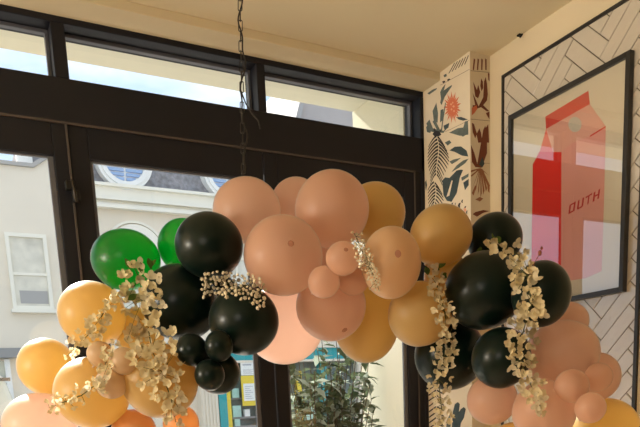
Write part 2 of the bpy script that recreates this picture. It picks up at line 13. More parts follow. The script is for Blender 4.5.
PILLAR_SIDE = [('ink',[(2.6123,2.9177),(2.6048,2.9164),(2.5648,2.9411),(2.569,2.9446)]),('ink',[(2.59,2.916),(2.5827,2.9147),(2.546,2.9392),(2.5503,2.9427)]),('ink',[(2.5681,2.9143),(2.5609,2.913),(2.5275,2.9373),(2.5317,2.9408)]),('ink',[(2.5465,2.9126),(2.5393,2.9113),(2.5092,2.9354),(2.5134,2.9389)]),('ink',[(2.5251,2.9109),(2.518,2.9097),(2.4911,2.9336),(2.4952,2.937)]),('ink',[(2.504,2.9093),(2.497,2.9081),(2.4732,2.9317),(2.4773,2.9352)]),('ink',[(2.658,2.9029),(2.6475,2.8899),(2.6323,2.8944),(2.6412,2.8997)]),('ink',[(2.6232,2.896),(2.6129,2.8849),(2.5979,2.8893),(2.6082,2.8952)]),('line',[(2.6705,2.8937),(2.6705,2.8915),(2.4683,2.8753),(2.4683,2.8773)]),('line',[(2.6398,2.6841),(2.6398,2.6823),(2.4705,2.6723),(2.4705,2.6744)]),('leaf',[(2.6738,2.8201),(2.6633,2.8055),(2.6397,2.8321),(2.5882,2.856),(2.591,2.8623),(2.6543,2.8608)]),('leaf',[(2.6727,2.8644),(2.657,2.876),(2.6325,2.884),(2.642,2.8666),(2.6673,2.8338)]),('leaf',[(2.7017,2.8306),(2.6904,2.7813),(2.6945,2.742),(2.7227,2.7566),(2.731,2.8052)]),('leaf',[(2.6714,2.7879),(2.6499,2.7844),(2.6509,2.7401),(2.6774,2.736)]),('leaf',[(2.781,2.7679),(2.7561,2.7776),(2.7299,2.7297),(2.6859,2.7072),(2.6769,2.6904),(2.7176,2.7071),(2.7559,2.7267)]),('leaf',[(2.7689,2.8962),(2.7285,2.8968),(2.6939,2.8905),(2.7035,2.8853),(2.7546,2.8852)]),('coral',[(2.5845,2.7638),(2.5521,2.751),(2.5373,2.7499),(2.552,2.7596),(2.5844,2.7708)]),('coral',[(2.5875,2.765),(2.5456,2.7374),(2.5267,2.7298),(2.5436,2.7451),(2.5862,2.7714)]),('coral',[(2.5859,2.7635),(2.5582,2.7362),(2.5433,2.7271),(2.5544,2.7425),(2.5835,2.7689)]),('coral',[(2.5885,2.7662),(2.5573,2.7224),(2.5408,2.7063),(2.5519,2.727),(2.5852,2.7702)]),('coral',[(2.5875,2.7643),(2.5709,2.7286),(2.5593,2.7135),(2.5642,2.7311),(2.5835,2.7668)]),('coral',[(2.5891,2.7678),(2.5758,2.7178),(2.5657,2.6965),(2.5682,2.7182),(2.5846,2.7686)]),('coral',[(2.589,2.766),(2.5873,2.73),(2.5818,2.7123),(2.5793,2.7282),(2.5842,2.765)]),('coral',[(2.5893,2.7695),(2.5971,2.7248),(2.5958,2.7032),(2.589,2.7208),(2.5845,2.7669)]),('coral',[(2.59,2.7682),(2.6038,2.7403),(2.6057,2.724),(2.5962,2.7344),(2.5855,2.764)]),('coral',[(2.5888,2.7709),(2.6163,2.7418),(2.6242,2.725),(2.6096,2.7344),(2.5849,2.7655)]),('coral',[(2.5903,2.7704),(2.6165,2.7571),(2.6256,2.7461),(2.6112,2.7485),(2.5871,2.7639)]),('coral',[(2.5879,2.7717),(2.6287,2.7651),(2.6443,2.7572),(2.625,2.7559),(2.5858,2.7647)]),('coral',[(2.5897,2.7721),(2.6224,2.7765),(2.6365,2.7734),(2.6206,2.7672),(2.5887,2.7649)]),('coral',[(2.5868,2.7717),(2.6315,2.7892),(2.6511,2.792),(2.6317,2.7804),(2.5869,2.7647)]),('coral',[(2.5886,2.7729),(2.62,2.794),(2.636,2.7996),(2.6222,2.7862),(2.5898,2.7665)]),('coral',[(2.5857,2.7709),(2.624,2.8083),(2.6429,2.8212),(2.628,2.802),(2.588,2.7655)]),('coral',[(2.587,2.7726),(2.6101,2.8055),(2.6241,2.8183),(2.6156,2.801),(2.5903,2.7686)]),('coral',[(2.5848,2.7694),(2.6079,2.818),(2.6219,2.8378),(2.6148,2.8157),(2.5889,2.767)]),('coral',[(2.5854,2.7714),(2.5949,2.8083),(2.6038,2.8254),(2.6025,2.8081),(2.59,2.7706)]),('coral',[(2.5844,2.7677),(2.5873,2.8163),(2.5932,2.8383),(2.5953,2.8183),(2.5893,2.7687)]),('coral',[(2.5841,2.7694),(2.578,2.802),(2.5799,2.8193),(2.5859,2.8061),(2.5889,2.772)]),('coral',[(2.5846,2.7661),(2.5668,2.8036),(2.5635,2.8229),(2.5742,2.8096),(2.5891,2.7703)]),('coral',[(2.5835,2.7671),(2.5632,2.788),(2.5578,2.8017),(2.5697,2.7954),(2.5874,2.7726)]),('coral',[(2.5853,2.765),(2.551,2.7831),(2.5395,2.7953),(2.5561,2.7915),(2.5884,2.7714)]),('coral',[(2.5836,2.7651),(2.5539,2.7697),(2.5425,2.7767),(2.5575,2.7787),(2.5858,2.7721)]),('coral',[(2.5863,2.7646),(2.5434,2.7592),(2.5263,2.7619),(2.5451,2.7683),(2.5874,2.7718)]),('coral2',[(2.5954,2.7889),(2.5866,2.7804),(2.5956,2.7785),(2.6044,2.787)]),('coral2',[(2.5779,2.7736),(2.5678,2.7646),(2.5781,2.7632),(2.5883,2.7722)]),('coral2',[(2.5928,2.7669),(2.5855,2.759),(2.593,2.7564),(2.6003,2.7644)]),('coral2',[(2.5753,2.7534),(2.5681,2.7455),(2.5755,2.743),(2.5827,2.7509)]),('coral2',[(2.5835,2.7914),(2.5777,2.784),(2.5837,2.781),(2.5894,2.7885)]),('leaf',[(2.5976,2.6696),(2.5532,2.6684),(2.5129,2.6579),(2.5013,2.6781),(2.4816,2.6745),(2.4794,2.623),(2.5149,2.6203),(2.5507,2.643)]),('leafd',[(2.6111,2.5944),(2.5736,2.5975),(2.5298,2.585),(2.4915,2.555),(2.4805,2.5271),(2.5231,2.5441),(2.5739,2.5762)]),('leaf',[(2.6126,2.6712),(2.565,2.6637),(2.482,2.6454),(2.4795,2.617),(2.5363,2.6311)]),('leaf',[(2.5978,2.4972),(2.5601,2.5147),(2.5162,2.5216),(2.4778,2.5175),(2.5021,2.5058),(2.5456,2.4995)]),('leafd',[(2.6661,2.4804),(2.644,2.4879),(2.6134,2.4762),(2.5981,2.4809),(2.5605,2.4933),(2.5297,2.4876),(2.5167,2.482),(2.5389,2.4573),(2.562,2.3962),(2.6002,2.368),(2.6338,2.3824),(2.6581,2.4131)]),('leaf',[(2.5302,2.4539),(2.4785,2.4564),(2.4814,2.4432),(2.5246,2.438)]),('cream',[(2.6365,2.3998),(2.5985,2.461),(2.5895,2.4584),(2.6149,2.3996)]),('ink',[(2.6043,2.3561),(2.5986,2.363),(2.5877,2.3626),(2.5933,2.3533),(2.5908,2.3452),(2.6003,2.3501)]),('ink',[(2.5555,2.3399),(2.5482,2.3489),(2.5341,2.3485),(2.5413,2.3362),(2.5379,2.3255),(2.5503,2.3319)]),('ink',[(2.5317,2.3518),(2.5269,2.3578),(2.5176,2.3575),(2.5223,2.3494),(2.5201,2.3423),(2.5282,2.3466)]),('ink',[(2.5124,2.3179),(2.5071,2.3247),(2.4967,2.3244),(2.502,2.3153),(2.4995,2.3073),(2.5086,2.3121)]),('ink',[(2.5499,2.3156),(2.5451,2.3217),(2.5356,2.3215),(2.5405,2.3132),(2.5382,2.3061),(2.5464,2.3104)]),('ink',[(2.5004,2.2968),(2.4957,2.3029),(2.4865,2.3027),(2.4912,2.2945),(2.4889,2.2875),(2.4969,2.2917)]),('ink',[(2.577,2.3527),(2.5739,2.3565),(2.5679,2.3563),(2.571,2.3512),(2.5696,2.3467),(2.5748,2.3494)]),('leaf',[(2.6372,2.8064),(2.6311,2.8041),(2.6509,2.7401),(2.6644,2.6889),(2.6722,2.6916),(2.6568,2.7512)]),('leaf',[(2.7323,2.76),(2.713,2.7622),(2.6765,2.704),(2.6519,2.6919),(2.6274,2.6942),(2.6521,2.6829),(2.6893,2.6974)]),('leafd',[(2.5612,2.7168),(2.5266,2.7061),(2.4816,2.6796),(2.5126,2.6855),(2.544,2.7019)]),('leaf',[(2.6468,2.9248),(2.6256,2.9232),(2.6229,2.9116),(2.6409,2.9136)]),('leaf',[(2.6121,2.5468),(2.5819,2.5465),(2.529,2.5371),(2.5584,2.532),(2.5942,2.5305)]),('leafd',[(2.8024,2.5099),(2.7886,2.5194),(2.7827,2.4928),(2.7935,2.4689)]),('coral2',[(2.5176,2.3138),(2.5059,2.3199),(2.4945,2.3062),(2.5061,2.2983)]),('ink',[(2.7026,2.6922),(2.7181,2.6911),(2.7339,2.685),(2.7499,2.6756),(2.7662,2.6635),(2.7664,2.6569),(2.7501,2.6681),(2.7341,2.6767),(2.7183,2.6819),(2.7028,2.6822)]),('ink',[(2.6963,2.6866),(2.6821,2.6735),(2.6681,2.6569),(2.6541,2.6386),(2.6403,2.6189),(2.6404,2.6124),(2.6543,2.6312),(2.6682,2.6487),(2.6823,2.6644),(2.6966,2.6766)]),('ink',[(2.698,2.6758),(2.7155,2.6753),(2.7334,2.6698),(2.7516,2.661),(2.7701,2.6495),(2.7703,2.6429),(2.7518,2.6535),(2.7337,2.6615),(2.7158,2.6661),(2.6982,2.6658)]),('ink',[(2.6918,2.6702),(2.6756,2.6565),(2.6597,2.6394),(2.6439,2.6204),(2.6282,2.6002),(2.6283,2.5938),(2.644,2.6131),(2.6598,2.6312),(2.6758,2.6474),(2.692,2.6602)]),('ink',[(2.6945,2.6597),(2.7135,2.6596),(2.7329,2.6546),(2.7527,2.6462),(2.7727,2.6351),(2.7729,2.6284),(2.7529,2.6387),(2.7332,2.6462),(2.7138,2.6504),(2.6947,2.6497)]),('ink',[(2.6883,2.6542),(2.6708,2.6401),(2.6535,2.6226),(2.6363,2.6033),(2.6193,2.5827),(2.6195,2.5763),(2.6365,2.5959),(2.6536,2.6144),(2.671,2.631),(2.6885,2.6442)]),('ink',[(2.6926,2.6442),(2.7125,2.6443),(2.7326,2.6394),(2.7531,2.6312),(2.774,2.6202),(2.7742,2.6135),(2.7534,2.6236),(2.7329,2.631),(2.7127,2.6351),(2.6929,2.6342)]),('ink',[(2.6864,2.6387),(2.6682,2.6244),(2.6502,2.6067),(2.6324,2.5872),(2.6147,2.5665),(2.6148,2.5601),(2.6325,2.5799),(2.6504,2.5985),(2.6684,2.6153),(2.6867,2.6286)]),('ink',[(2.6926,2.6293),(2.7125,2.6292),(2.7326,2.6242),(2.7531,2.6159),(2.774,2.6048),(2.7742,2.5982),(2.7533,2.6084),(2.7329,2.6159),(2.7127,2.62),(2.6929,2.6192)]),('ink',[(2.6865,2.6237),(2.6682,2.6096),(2.6502,2.5919),(2.6324,2.5725),(2.6148,2.5518),(2.6149,2.5454),(2.6326,2.5652),(2.6504,2.5837),(2.6684,2.6004),(2.6867,2.6137)]),('ink',[(2.6945,2.6149),(2.7135,2.6145),(2.7329,2.6092),(2.7525,2.6005),(2.7725,2.589),(2.7727,2.5823),(2.7527,2.5929),(2.7331,2.6008),(2.7137,2.6053),(2.6947,2.6048)]),('ink',[(2.6883,2.6094),(2.6708,2.5955),(2.6535,2.5781),(2.6364,2.5589),(2.6194,2.5385),(2.6196,2.5321),(2.6365,2.5516),(2.6537,2.5699),(2.671,2.5863),(2.6885,2.5993)]),('ink',[(2.6977,2.6009),(2.7152,2.6),(2.7331,2.5941),(2.7512,2.5848),(2.7696,2.5728),(2.7698,2.5661),(2.7514,2.5772),(2.7333,2.5857),(2.7155,2.5907),(2.698,2.5908)]),('ink',[(2.6915,2.5954),(2.6754,2.582),(2.6595,2.5651),(2.6437,2.5464),(2.6281,2.5264),(2.6283,2.5199),(2.6439,2.539),(2.6597,2.5568),(2.6756,2.5728),(2.6917,2.5853)]),('ink',[(2.7018,2.5872),(2.7172,2.5855),(2.7329,2.5788),(2.7489,2.5688),(2.7651,2.556),(2.7653,2.5493),(2.7491,2.5612),(2.7331,2.5704),(2.7174,2.5762),(2.702,2.5771)]),('ink',[(2.6955,2.5817),(2.6814,2.5689),(2.6674,2.5526),(2.6535,2.5345),(2.6398,2.515),(2.6399,2.5085),(2.6537,2.527),(2.6676,2.5443),(2.6816,2.5597),(2.6958,2.5716)]),('ink',[(2.7058,2.5734),(2.7188,2.5709),(2.732,2.5633),(2.7454,2.5524),(2.759,2.5388),(2.7592,2.5321),(2.7456,2.5449),(2.7322,2.5549),(2.7191,2.5616),(2.7061,2.5632)]),('ink',[(2.6996,2.5679),(2.6878,2.5558),(2.6761,2.5402),(2.6645,2.5228),(2.653,2.504),(2.6531,2.4974),(2.6647,2.5153),(2.6763,2.5319),(2.688,2.5466),(2.6998,2.5577)]),('ink',[(2.7092,2.5593),(2.7204,2.5562),(2.7317,2.548),(2.7433,2.5365),(2.755,2.5222),(2.7552,2.5155),(2.7435,2.5289),(2.732,2.5395),(2.7206,2.5468),(2.7095,2.5491)]),('ink',[(2.7029,2.5538),(2.6928,2.5423),(2.6828,2.5272),(2.6729,2.5102),(2.663,2.4919),(2.6632,2.4853),(2.673,2.5028),(2.683,2.5189),(2.693,2.533),(2.7032,2.5436)]),('ink',[(2.7112,2.5447),(2.7224,2.5416),(2.7338,2.5333),(2.7453,2.5218),(2.757,2.5074),(2.7572,2.5007),(2.7455,2.5141),(2.734,2.5249),(2.7226,2.5322),(2.7115,2.5345)]),('ink',[(2.7049,2.5393),(2.6948,2.5278),(2.6847,2.5127),(2.6748,2.4957),(2.6649,2.4774),(2.6651,2.4708),(2.675,2.4882),(2.6849,2.5043),(2.695,2.5185),(2.7052,2.5291)]),('ink',[(2.7114,2.5296),(2.7226,2.5264),(2.734,2.5181),(2.7455,2.5064),(2.7573,2.492),(2.7575,2.4853),(2.7457,2.4988),(2.7342,2.5096),(2.7228,2.517),(2.7116,2.5194)]),('ink',[(2.7051,2.5241),(2.6949,2.5127),(2.6849,2.4976),(2.6749,2.4807),(2.6651,2.4623),(2.6652,2.4557),(2.6751,2.4732),(2.6851,2.4892),(2.6952,2.5034),(2.7054,2.5139)]),('ink',[(2.7289,2.4958),(2.7407,2.4943),(2.7526,2.489),(2.7647,2.4813),(2.7769,2.4715),(2.7771,2.4653),(2.7649,2.4743),(2.7528,2.4812),(2.7409,2.4857),(2.7292,2.4865)]),('ink',[(2.7226,2.4907),(2.7118,2.4813),(2.7012,2.4693),(2.6906,2.4559),(2.6801,2.4415),(2.6802,2.4354),(2.6908,2.449),(2.7014,2.4616),(2.712,2.4728),(2.7228,2.4814)]),('ink',[(2.7223,2.4793),(2.7358,2.4782),(2.7496,2.4734),(2.7636,2.4661),(2.7777,2.4568),(2.7779,2.4506),(2.7638,2.4591),(2.7498,2.4656),(2.7361,2.4696),(2.7225,2.4699)]),('ink',[(2.7159,2.4742),(2.7034,2.4644),(2.6911,2.4519),(2.6788,2.4381),(2.6667,2.4232),(2.6668,2.4172),(2.679,2.4312),(2.6913,2.4442),(2.7036,2.4558),(2.7162,2.4648)]),('ink',[(2.7181,2.4634),(2.7327,2.4626),(2.7474,2.458),(2.7624,2.4509),(2.7776,2.4418),(2.7778,2.4356),(2.7626,2.4439),(2.7477,2.4502),(2.7329,2.454),(2.7184,2.454)]),('ink',[(2.7118,2.4584),(2.6984,2.4483),(2.6851,2.4357),(2.672,2.4216),(2.6589,2.4066),(2.6591,2.4006),(2.6721,2.4148),(2.6853,2.428),(2.6986,2.4398),(2.712,2.449)]),('ink',[(2.7173,2.4485),(2.7318,2.4476),(2.7466,2.4429),(2.7615,2.4358),(2.7767,2.4266),(2.7768,2.4204),(2.7617,2.4288),(2.7468,2.4351),(2.7321,2.439),(2.7175,2.4391)]),('ink',[(2.711,2.4435),(2.6976,2.4335),(2.6843,2.4208),(2.6712,2.4069),(2.6582,2.3919),(2.6583,2.3859),(2.6714,2.4),(2.6845,2.4131),(2.6978,2.4249),(2.7112,2.4341)]),('ink',[(2.7196,2.4344),(2.7331,2.4332),(2.7469,2.4281),(2.7608,2.4207),(2.7748,2.4111),(2.775,2.4049),(2.761,2.4136),(2.7471,2.4203),(2.7334,2.4245),(2.7199,2.425)]),('ink',[(2.7133,2.4294),(2.7009,2.4197),(2.6886,2.4074),(2.6764,2.3936),(2.6643,2.3789),(2.6644,2.3729),(2.6765,2.3867),(2.6888,2.3996),(2.7011,2.4111),(2.7135,2.42)]),('ink',[(2.724,2.4208),(2.7357,2.419),(2.7475,2.4134),(2.7595,2.4054),(2.7716,2.3953),(2.7718,2.389),(2.7597,2.3983),(2.7477,2.4056),(2.7359,2.4104),(2.7243,2.4114)]),('ink',[(2.7176,2.4158),(2.707,2.4066),(2.6964,2.3948),(2.6859,2.3815),(2.6755,2.3672),(2.6757,2.3611),(2.6861,2.3746),(2.6966,2.387),(2.7072,2.398),(2.7179,2.4064)]),('ink',[(2.7287,2.4073),(2.7379,2.4048),(2.7473,2.3985),(2.7568,2.3897),(2.7664,2.3789),(2.7665,2.3727),(2.757,2.3827),(2.7475,2.3906),(2.7382,2.3961),(2.729,2.3978)]),('ink',[(2.7223,2.4023),(2.7139,2.3937),(2.7056,2.3824),(2.6974,2.3697),(2.6892,2.356),(2.6894,2.3499),(2.6976,2.3628),(2.7058,2.3747),(2.7142,2.3851),(2.7226,2.3928)]),('ink',[(2.7319,2.3933),(2.7401,2.3905),(2.7484,2.3839),(2.7569,2.3748),(2.7655,2.3637),(2.7656,2.3574),(2.7571,2.3677),(2.7487,2.376),(2.7403,2.3818),(2.7321,2.3838)]),('ink',[(2.7255,2.3883),(2.718,2.38),(2.7107,2.3689),(2.7034,2.3565),(2.6961,2.343),(2.6963,2.3368),(2.7035,2.3495),(2.7109,2.3611),(2.7182,2.3713),(2.7257,2.3788)]),('ink',[(2.7321,2.3785),(2.7403,2.3756),(2.7487,2.369),(2.7572,2.3598),(2.7657,2.3487),(2.7659,2.3424),(2.7574,2.3528),(2.7489,2.3611),(2.7406,2.3669),(2.7324,2.369)]),('ink',[(2.7257,2.3735),(2.7183,2.3652),(2.7109,2.3542),(2.7036,2.3417),(2.6963,2.3282),(2.6965,2.3221),(2.7038,2.3348),(2.7111,2.3464),(2.7185,2.3565),(2.726,2.364)]),('ink',[(2.7338,2.7053),(2.7142,2.7151),(2.6829,2.7007),(2.6677,2.681),(2.6865,2.6801),(2.7181,2.6907)]),('ink',[(2.727,2.7177),(2.7202,2.73),(2.7079,2.7111)]),('ink',[(2.6829,2.7007),(2.6702,2.709),(2.6706,2.6928)]),('leaf',[(2.7815,2.7532),(2.7582,2.7599),(2.7395,2.7331),(2.7497,2.7162),(2.7756,2.7288)]),('leafd',[(2.6515,2.7133),(2.6089,2.7109),(2.6152,2.6935),(2.6427,2.6905)]),('leaf',[(2.6439,2.6385),(2.6103,2.6382),(2.5955,2.6225),(2.6228,2.6189)]),('leafd',[(2.516,2.4284),(2.4787,2.4336),(2.479,2.4072),(2.5049,2.3931)]),('ink',[(2.8049,1.5165),(2.7381,1.5393),(2.7351,1.5322),(2.8018,1.5083)]),('ink',[(2.73,1.5389),(2.6747,1.5172),(2.6749,1.5103),(2.7302,1.531)]),('ink',[(2.8058,1.4886),(2.7389,1.5119),(2.7358,1.5048),(2.8026,1.4804)]),('ink',[(2.7307,1.5116),(2.6753,1.4902),(2.6755,1.4833),(2.7309,1.5036)]),('ink',[(2.8066,1.4606),(2.7396,1.4844),(2.7365,1.4773),(2.8035,1.4524)]),('ink',[(2.7314,1.4842),(2.6759,1.4631),(2.6761,1.4562),(2.7316,1.4762)]),('ink',[(2.8074,1.4325),(2.7403,1.4568),(2.7372,1.4498),(2.8043,1.4242)]),('ink',[(2.7321,1.4567),(2.6765,1.4359),(2.6767,1.429),(2.7323,1.4487)]),('ink',[(2.8083,1.4043),(2.741,1.4292),(2.7379,1.4221),(2.8051,1.396)]),('ink',[(2.7328,1.4291),(2.6771,1.4087),(2.6773,1.4017),(2.733,1.4211)]),('ink',[(2.8091,1.376),(2.7417,1.4015),(2.7386,1.3944),(2.8059,1.3677)]),('ink',[(2.7335,1.4014),(2.6777,1.3813),(2.6779,1.3743),(2.7337,1.3934)]),('ink',[(2.8099,1.3476),(2.7424,1.3736),(2.7393,1.3665),(2.8068,1.3393)]),('ink',[(2.7342,1.3736),(2.6783,1.3539),(2.6785,1.3469),(2.7344,1.3656)]),('ink',[(2.8108,1.3191),(2.7431,1.3457),(2.74,1.3386),(2.8076,1.3108)]),('ink',[(2.7349,1.3458),(2.6789,1.3264),(2.6791,1.3194),(2.7351,1.3377)]),('ink',[(2.8116,1.2905),(2.7439,1.3177),(2.7407,1.3106),(2.8085,1.2823)]),('ink',[(2.7356,1.3178),(2.6795,1.2988),(2.6797,1.2917),(2.7358,1.3097)]),('leafd',[(2.6164,1.3249),(2.6074,1.3985),(2.5915,1.4373),(2.5688,1.4466),(2.5541,1.4367),(2.5621,1.3984),(2.5471,1.4127),(2.5249,1.4221),(2.5105,1.4125),(2.5256,1.3696),(2.548,1.3454),(2.556,1.3113),(2.5942,1.2811)]),('leaf',[(2.6637,1.2991),(2.6545,1.3591),(2.6306,1.3888),(2.6238,1.3396),(2.6405,1.2798)])]
PILLAR_FRONT = [('line',[(2.1361,2.8715),(2.1361,2.8694),(2.2455,2.8804),(2.2455,2.8826)]),('line',[(2.1343,2.6772),(2.1343,2.6751),(2.245,2.6829),(2.245,2.6851)]),('line',[(2.1328,2.5002),(2.1327,2.4985),(2.2445,2.5057),(2.2445,2.5074)]),('brown',[(2.148,2.8752),(2.1551,2.8755),(2.1625,2.9193),(2.1543,2.9221)]),('brown',[(2.1718,2.8791),(2.179,2.8795),(2.184,2.9231),(2.1757,2.9258)]),('brown',[(2.1958,2.8832),(2.203,2.8835),(2.2056,2.9268),(2.1972,2.9295)]),('brown',[(2.2199,2.8872),(2.2272,2.8876),(2.2274,2.9306),(2.2189,2.9333)]),('brown',[(2.1472,2.7827),(2.1614,2.7636),(2.1804,2.7341),(2.2073,2.7748),(2.2125,2.8394),(2.2222,2.8597),(2.2295,2.8337),(2.2342,2.7917),(2.2292,2.7653),(2.2072,2.7432),(2.2414,2.724),(2.2291,2.7205),(2.1949,2.7328),(2.1611,2.7194),(2.1442,2.7101),(2.1468,2.7343),(2.1612,2.7364)]),('brown',[(2.15,2.8294),(2.1712,2.799),(2.1786,2.8213),(2.1904,2.7935),(2.1782,2.7662),(2.1614,2.7721)]),('coral',[(2.1419,2.7226),(2.1684,2.7375),(2.1731,2.7228),(2.1561,2.7033),(2.1417,2.6927)]),('brown',[(2.1676,2.619),(2.1847,2.6454),(2.1944,2.6267),(2.2015,2.5885),(2.1771,2.5855)]),('brown',[(2.2126,2.5899),(2.2214,2.652),(2.2363,2.6696),(2.241,2.5934)]),('brown',[(2.2217,2.7126),(2.2438,2.7226),(2.2437,2.6897),(2.2339,2.6988)]),('brown',[(2.1358,2.5718),(2.1549,2.5393),(2.1716,2.4958),(2.2067,2.6414),(2.219,2.6603),(2.2287,2.6268),(2.2285,2.548),(2.206,2.5014),(2.196,2.4827),(2.1593,2.4822),(2.14,2.5028)]),('leafd',[(2.1814,2.4943),(2.2012,2.529),(2.2134,2.5022),(2.201,2.485)]),('brown2',[(2.1837,2.4796),(2.1936,2.4806),(2.1386,2.4394),(2.1302,2.4438)]),('brown2',[(2.1837,2.4796),(2.1936,2.4806),(2.1354,2.4573),(2.127,2.4617)]),('brown2',[(2.1837,2.4796),(2.1936,2.4806),(2.1403,2.4613),(2.1319,2.4657)]),('brown2',[(2.1837,2.4796),(2.1936,2.4806),(2.1527,2.4644),(2.1442,2.4688)]),('brown2',[(2.1837,2.4796),(2.1936,2.4806),(2.1709,2.4663),(2.1624,2.4706)]),('brown2',[(2.1837,2.4796),(2.1936,2.4806),(2.1923,2.4662),(2.1837,2.4706)]),('brown2',[(2.1837,2.4796),(2.1936,2.4806),(2.2138,2.4637),(2.2051,2.4681)]),('brown2',[(2.1837,2.4796),(2.1936,2.4806),(2.2323,2.4587),(2.2236,2.4632)]),('brown2',[(2.1837,2.4796),(2.1936,2.4806),(2.245,2.4518),(2.2362,2.4563)]),('brown2',[(2.1837,2.4796),(2.1936,2.4806),(2.2499,2.4035),(2.2411,2.408)]),('brown2',[(2.1837,2.4796),(2.1936,2.4806),(2.2464,2.396),(2.2376,2.4006)]),('brown2',[(2.1813,2.4766),(2.1862,2.4772),(2.1489,2.4036),(2.1415,2.3888)]),('brown2',[(2.1837,2.4769),(2.1886,2.4774),(2.1648,2.3946),(2.1573,2.3779)]),('brown2',[(2.1862,2.4772),(2.1911,2.4777),(2.1807,2.3854),(2.1732,2.3669)]),('brown2',[(2.1886,2.4774),(2.1936,2.478),(2.1967,2.3762),(2.1892,2.3559)]),('brown2',[(2.1911,2.4777),(2.196,2.4782),(2.2129,2.3885),(2.2054,2.3699)]),('brown2',[(2.1936,2.478),(2.1985,2.4785),(2.2292,2.4007),(2.2216,2.3839)]),('brown2',[(2.196,2.4782),(2.201,2.4788),(2.2455,2.4131),(2.238,2.398)]),('brown',[(2.1414,2.6628),(2.1534,2.6584),(2.17,2.621),(2.1602,2.6007),(2.1459,2.6248)]),('brown',[(2.1956,2.8494),(2.2052,2.8383),(2.2075,2.8132),(2.1977,2.7981),(2.1906,2.819)]),('brown',[(2.2345,2.8786),(2.2442,2.8768),(2.2441,2.8445),(2.2368,2.8502)]),('brown2',[(2.1389,2.3708),(2.1587,2.4064),(2.166,2.4018),(2.1486,2.3611)]),('brown2',[(2.228,2.4239),(2.243,2.4074),(2.2429,2.3805),(2.2329,2.3885)]),('brown2',[(2.1583,2.346),(2.1855,2.3591),(2.2053,2.3537),(2.1854,2.3394)]),('brown',[(2.143,2.2822),(2.1579,2.2923),(2.2051,2.3051),(2.2427,2.3037),(2.205,2.2925),(2.1676,2.2733)])]
POSTER_ART = [('pink',[(2.0393,2.4161),(1.9871,2.432),(1.9018,2.4284),(1.8313,2.4373),(1.8307,2.1817),(1.8335,1.9268),(1.9056,1.9135),(1.9956,1.9173),(2.0307,1.9232)]),('red',[(2.1915,2.4183),(2.1535,2.4538),(2.0393,2.4161),(2.0307,1.9232),(2.1161,1.9134),(2.1949,1.9136)]),('pinkl',[(2.1209,2.5287),(1.9061,2.5413),(1.8313,2.4373),(1.9018,2.4284),(1.9871,2.432),(2.0393,2.4161),(2.0825,2.4299)]),('redo',[(2.1535,2.4538),(2.1209,2.5287),(2.0825,2.4299)]),('redd',[(2.1254,2.5766),(1.9139,2.5901),(1.9061,2.5413),(2.1209,2.5287)]),('redd',[(1.9019,2.4305),(1.8314,2.4394),(1.8312,2.4339),(1.9017,2.4248)]),('redd',[(2.1931,2.4149),(2.1562,2.4546),(2.1507,2.451),(2.1875,2.4116)]),('grey',[(1.9429,2.483),(1.9438,2.4764),(1.9468,2.4709),(1.9516,2.467),(1.9581,2.4649),(1.9657,2.4648),(1.9739,2.4667),(1.9822,2.4705),(1.9901,2.4759),(1.9969,2.4826),(2.0022,2.4901),(2.0056,2.4979),(2.0069,2.5055),(2.006,2.5122),(2.0029,2.5177),(1.9979,2.5216),(1.9913,2.5236),(1.9836,2.5235),(1.9753,2.5214),(1.967,2.5175),(1.9593,2.5121),(1.9526,2.5054),(1.9475,2.498),(1.9442,2.4904)]),('let',[(1.9991,2.1723),(1.9908,2.1739),(1.9855,2.208),(1.9937,2.2066)]),('let',[(1.9767,2.1766),(1.9685,2.1781),(1.9633,2.212),(1.9715,2.2105)]),('let',[(1.9908,2.1739),(1.9767,2.1766),(1.9759,2.182),(1.9899,2.1794)]),('let',[(1.9863,2.2026),(1.9723,2.2051),(1.9715,2.2105),(1.9855,2.208)]),('let',[(1.9568,2.1809),(1.9487,2.1824),(1.9441,2.2127),(1.9522,2.2113)]),('let',[(1.935,2.185),(1.9271,2.1865),(1.9226,2.2165),(1.9305,2.2151)]),('let',[(1.9549,2.178),(1.9299,2.1827),(1.9291,2.1884),(1.954,2.1837)]),('let',[(1.9159,2.2103),(1.8857,2.2158),(1.8849,2.2214),(1.915,2.216)]),('let',[(1.9077,2.185),(1.9017,2.1862),(1.8977,2.2137),(1.9037,2.2126)]),('let',[(1.8826,2.1882),(1.8747,2.1898),(1.8701,2.2225),(1.878,2.2211)]),('let',[(1.8613,2.1923),(1.8535,2.1938),(1.849,2.2263),(1.8568,2.2249)]),('let',[(1.8728,2.2035),(1.8594,2.206),(1.8587,2.2112),(1.872,2.2088)])]
CHAIN = ((0.998,2.296,2.948),(0.92,2.191,2.217))
CAM_RIGHT=(0.880971, -0.470866, -0.046627)
CAM_UP=(0.122841, 0.132435, 0.98355)
CAM_FWD=(0.456946, 0.872207, -0.174513)

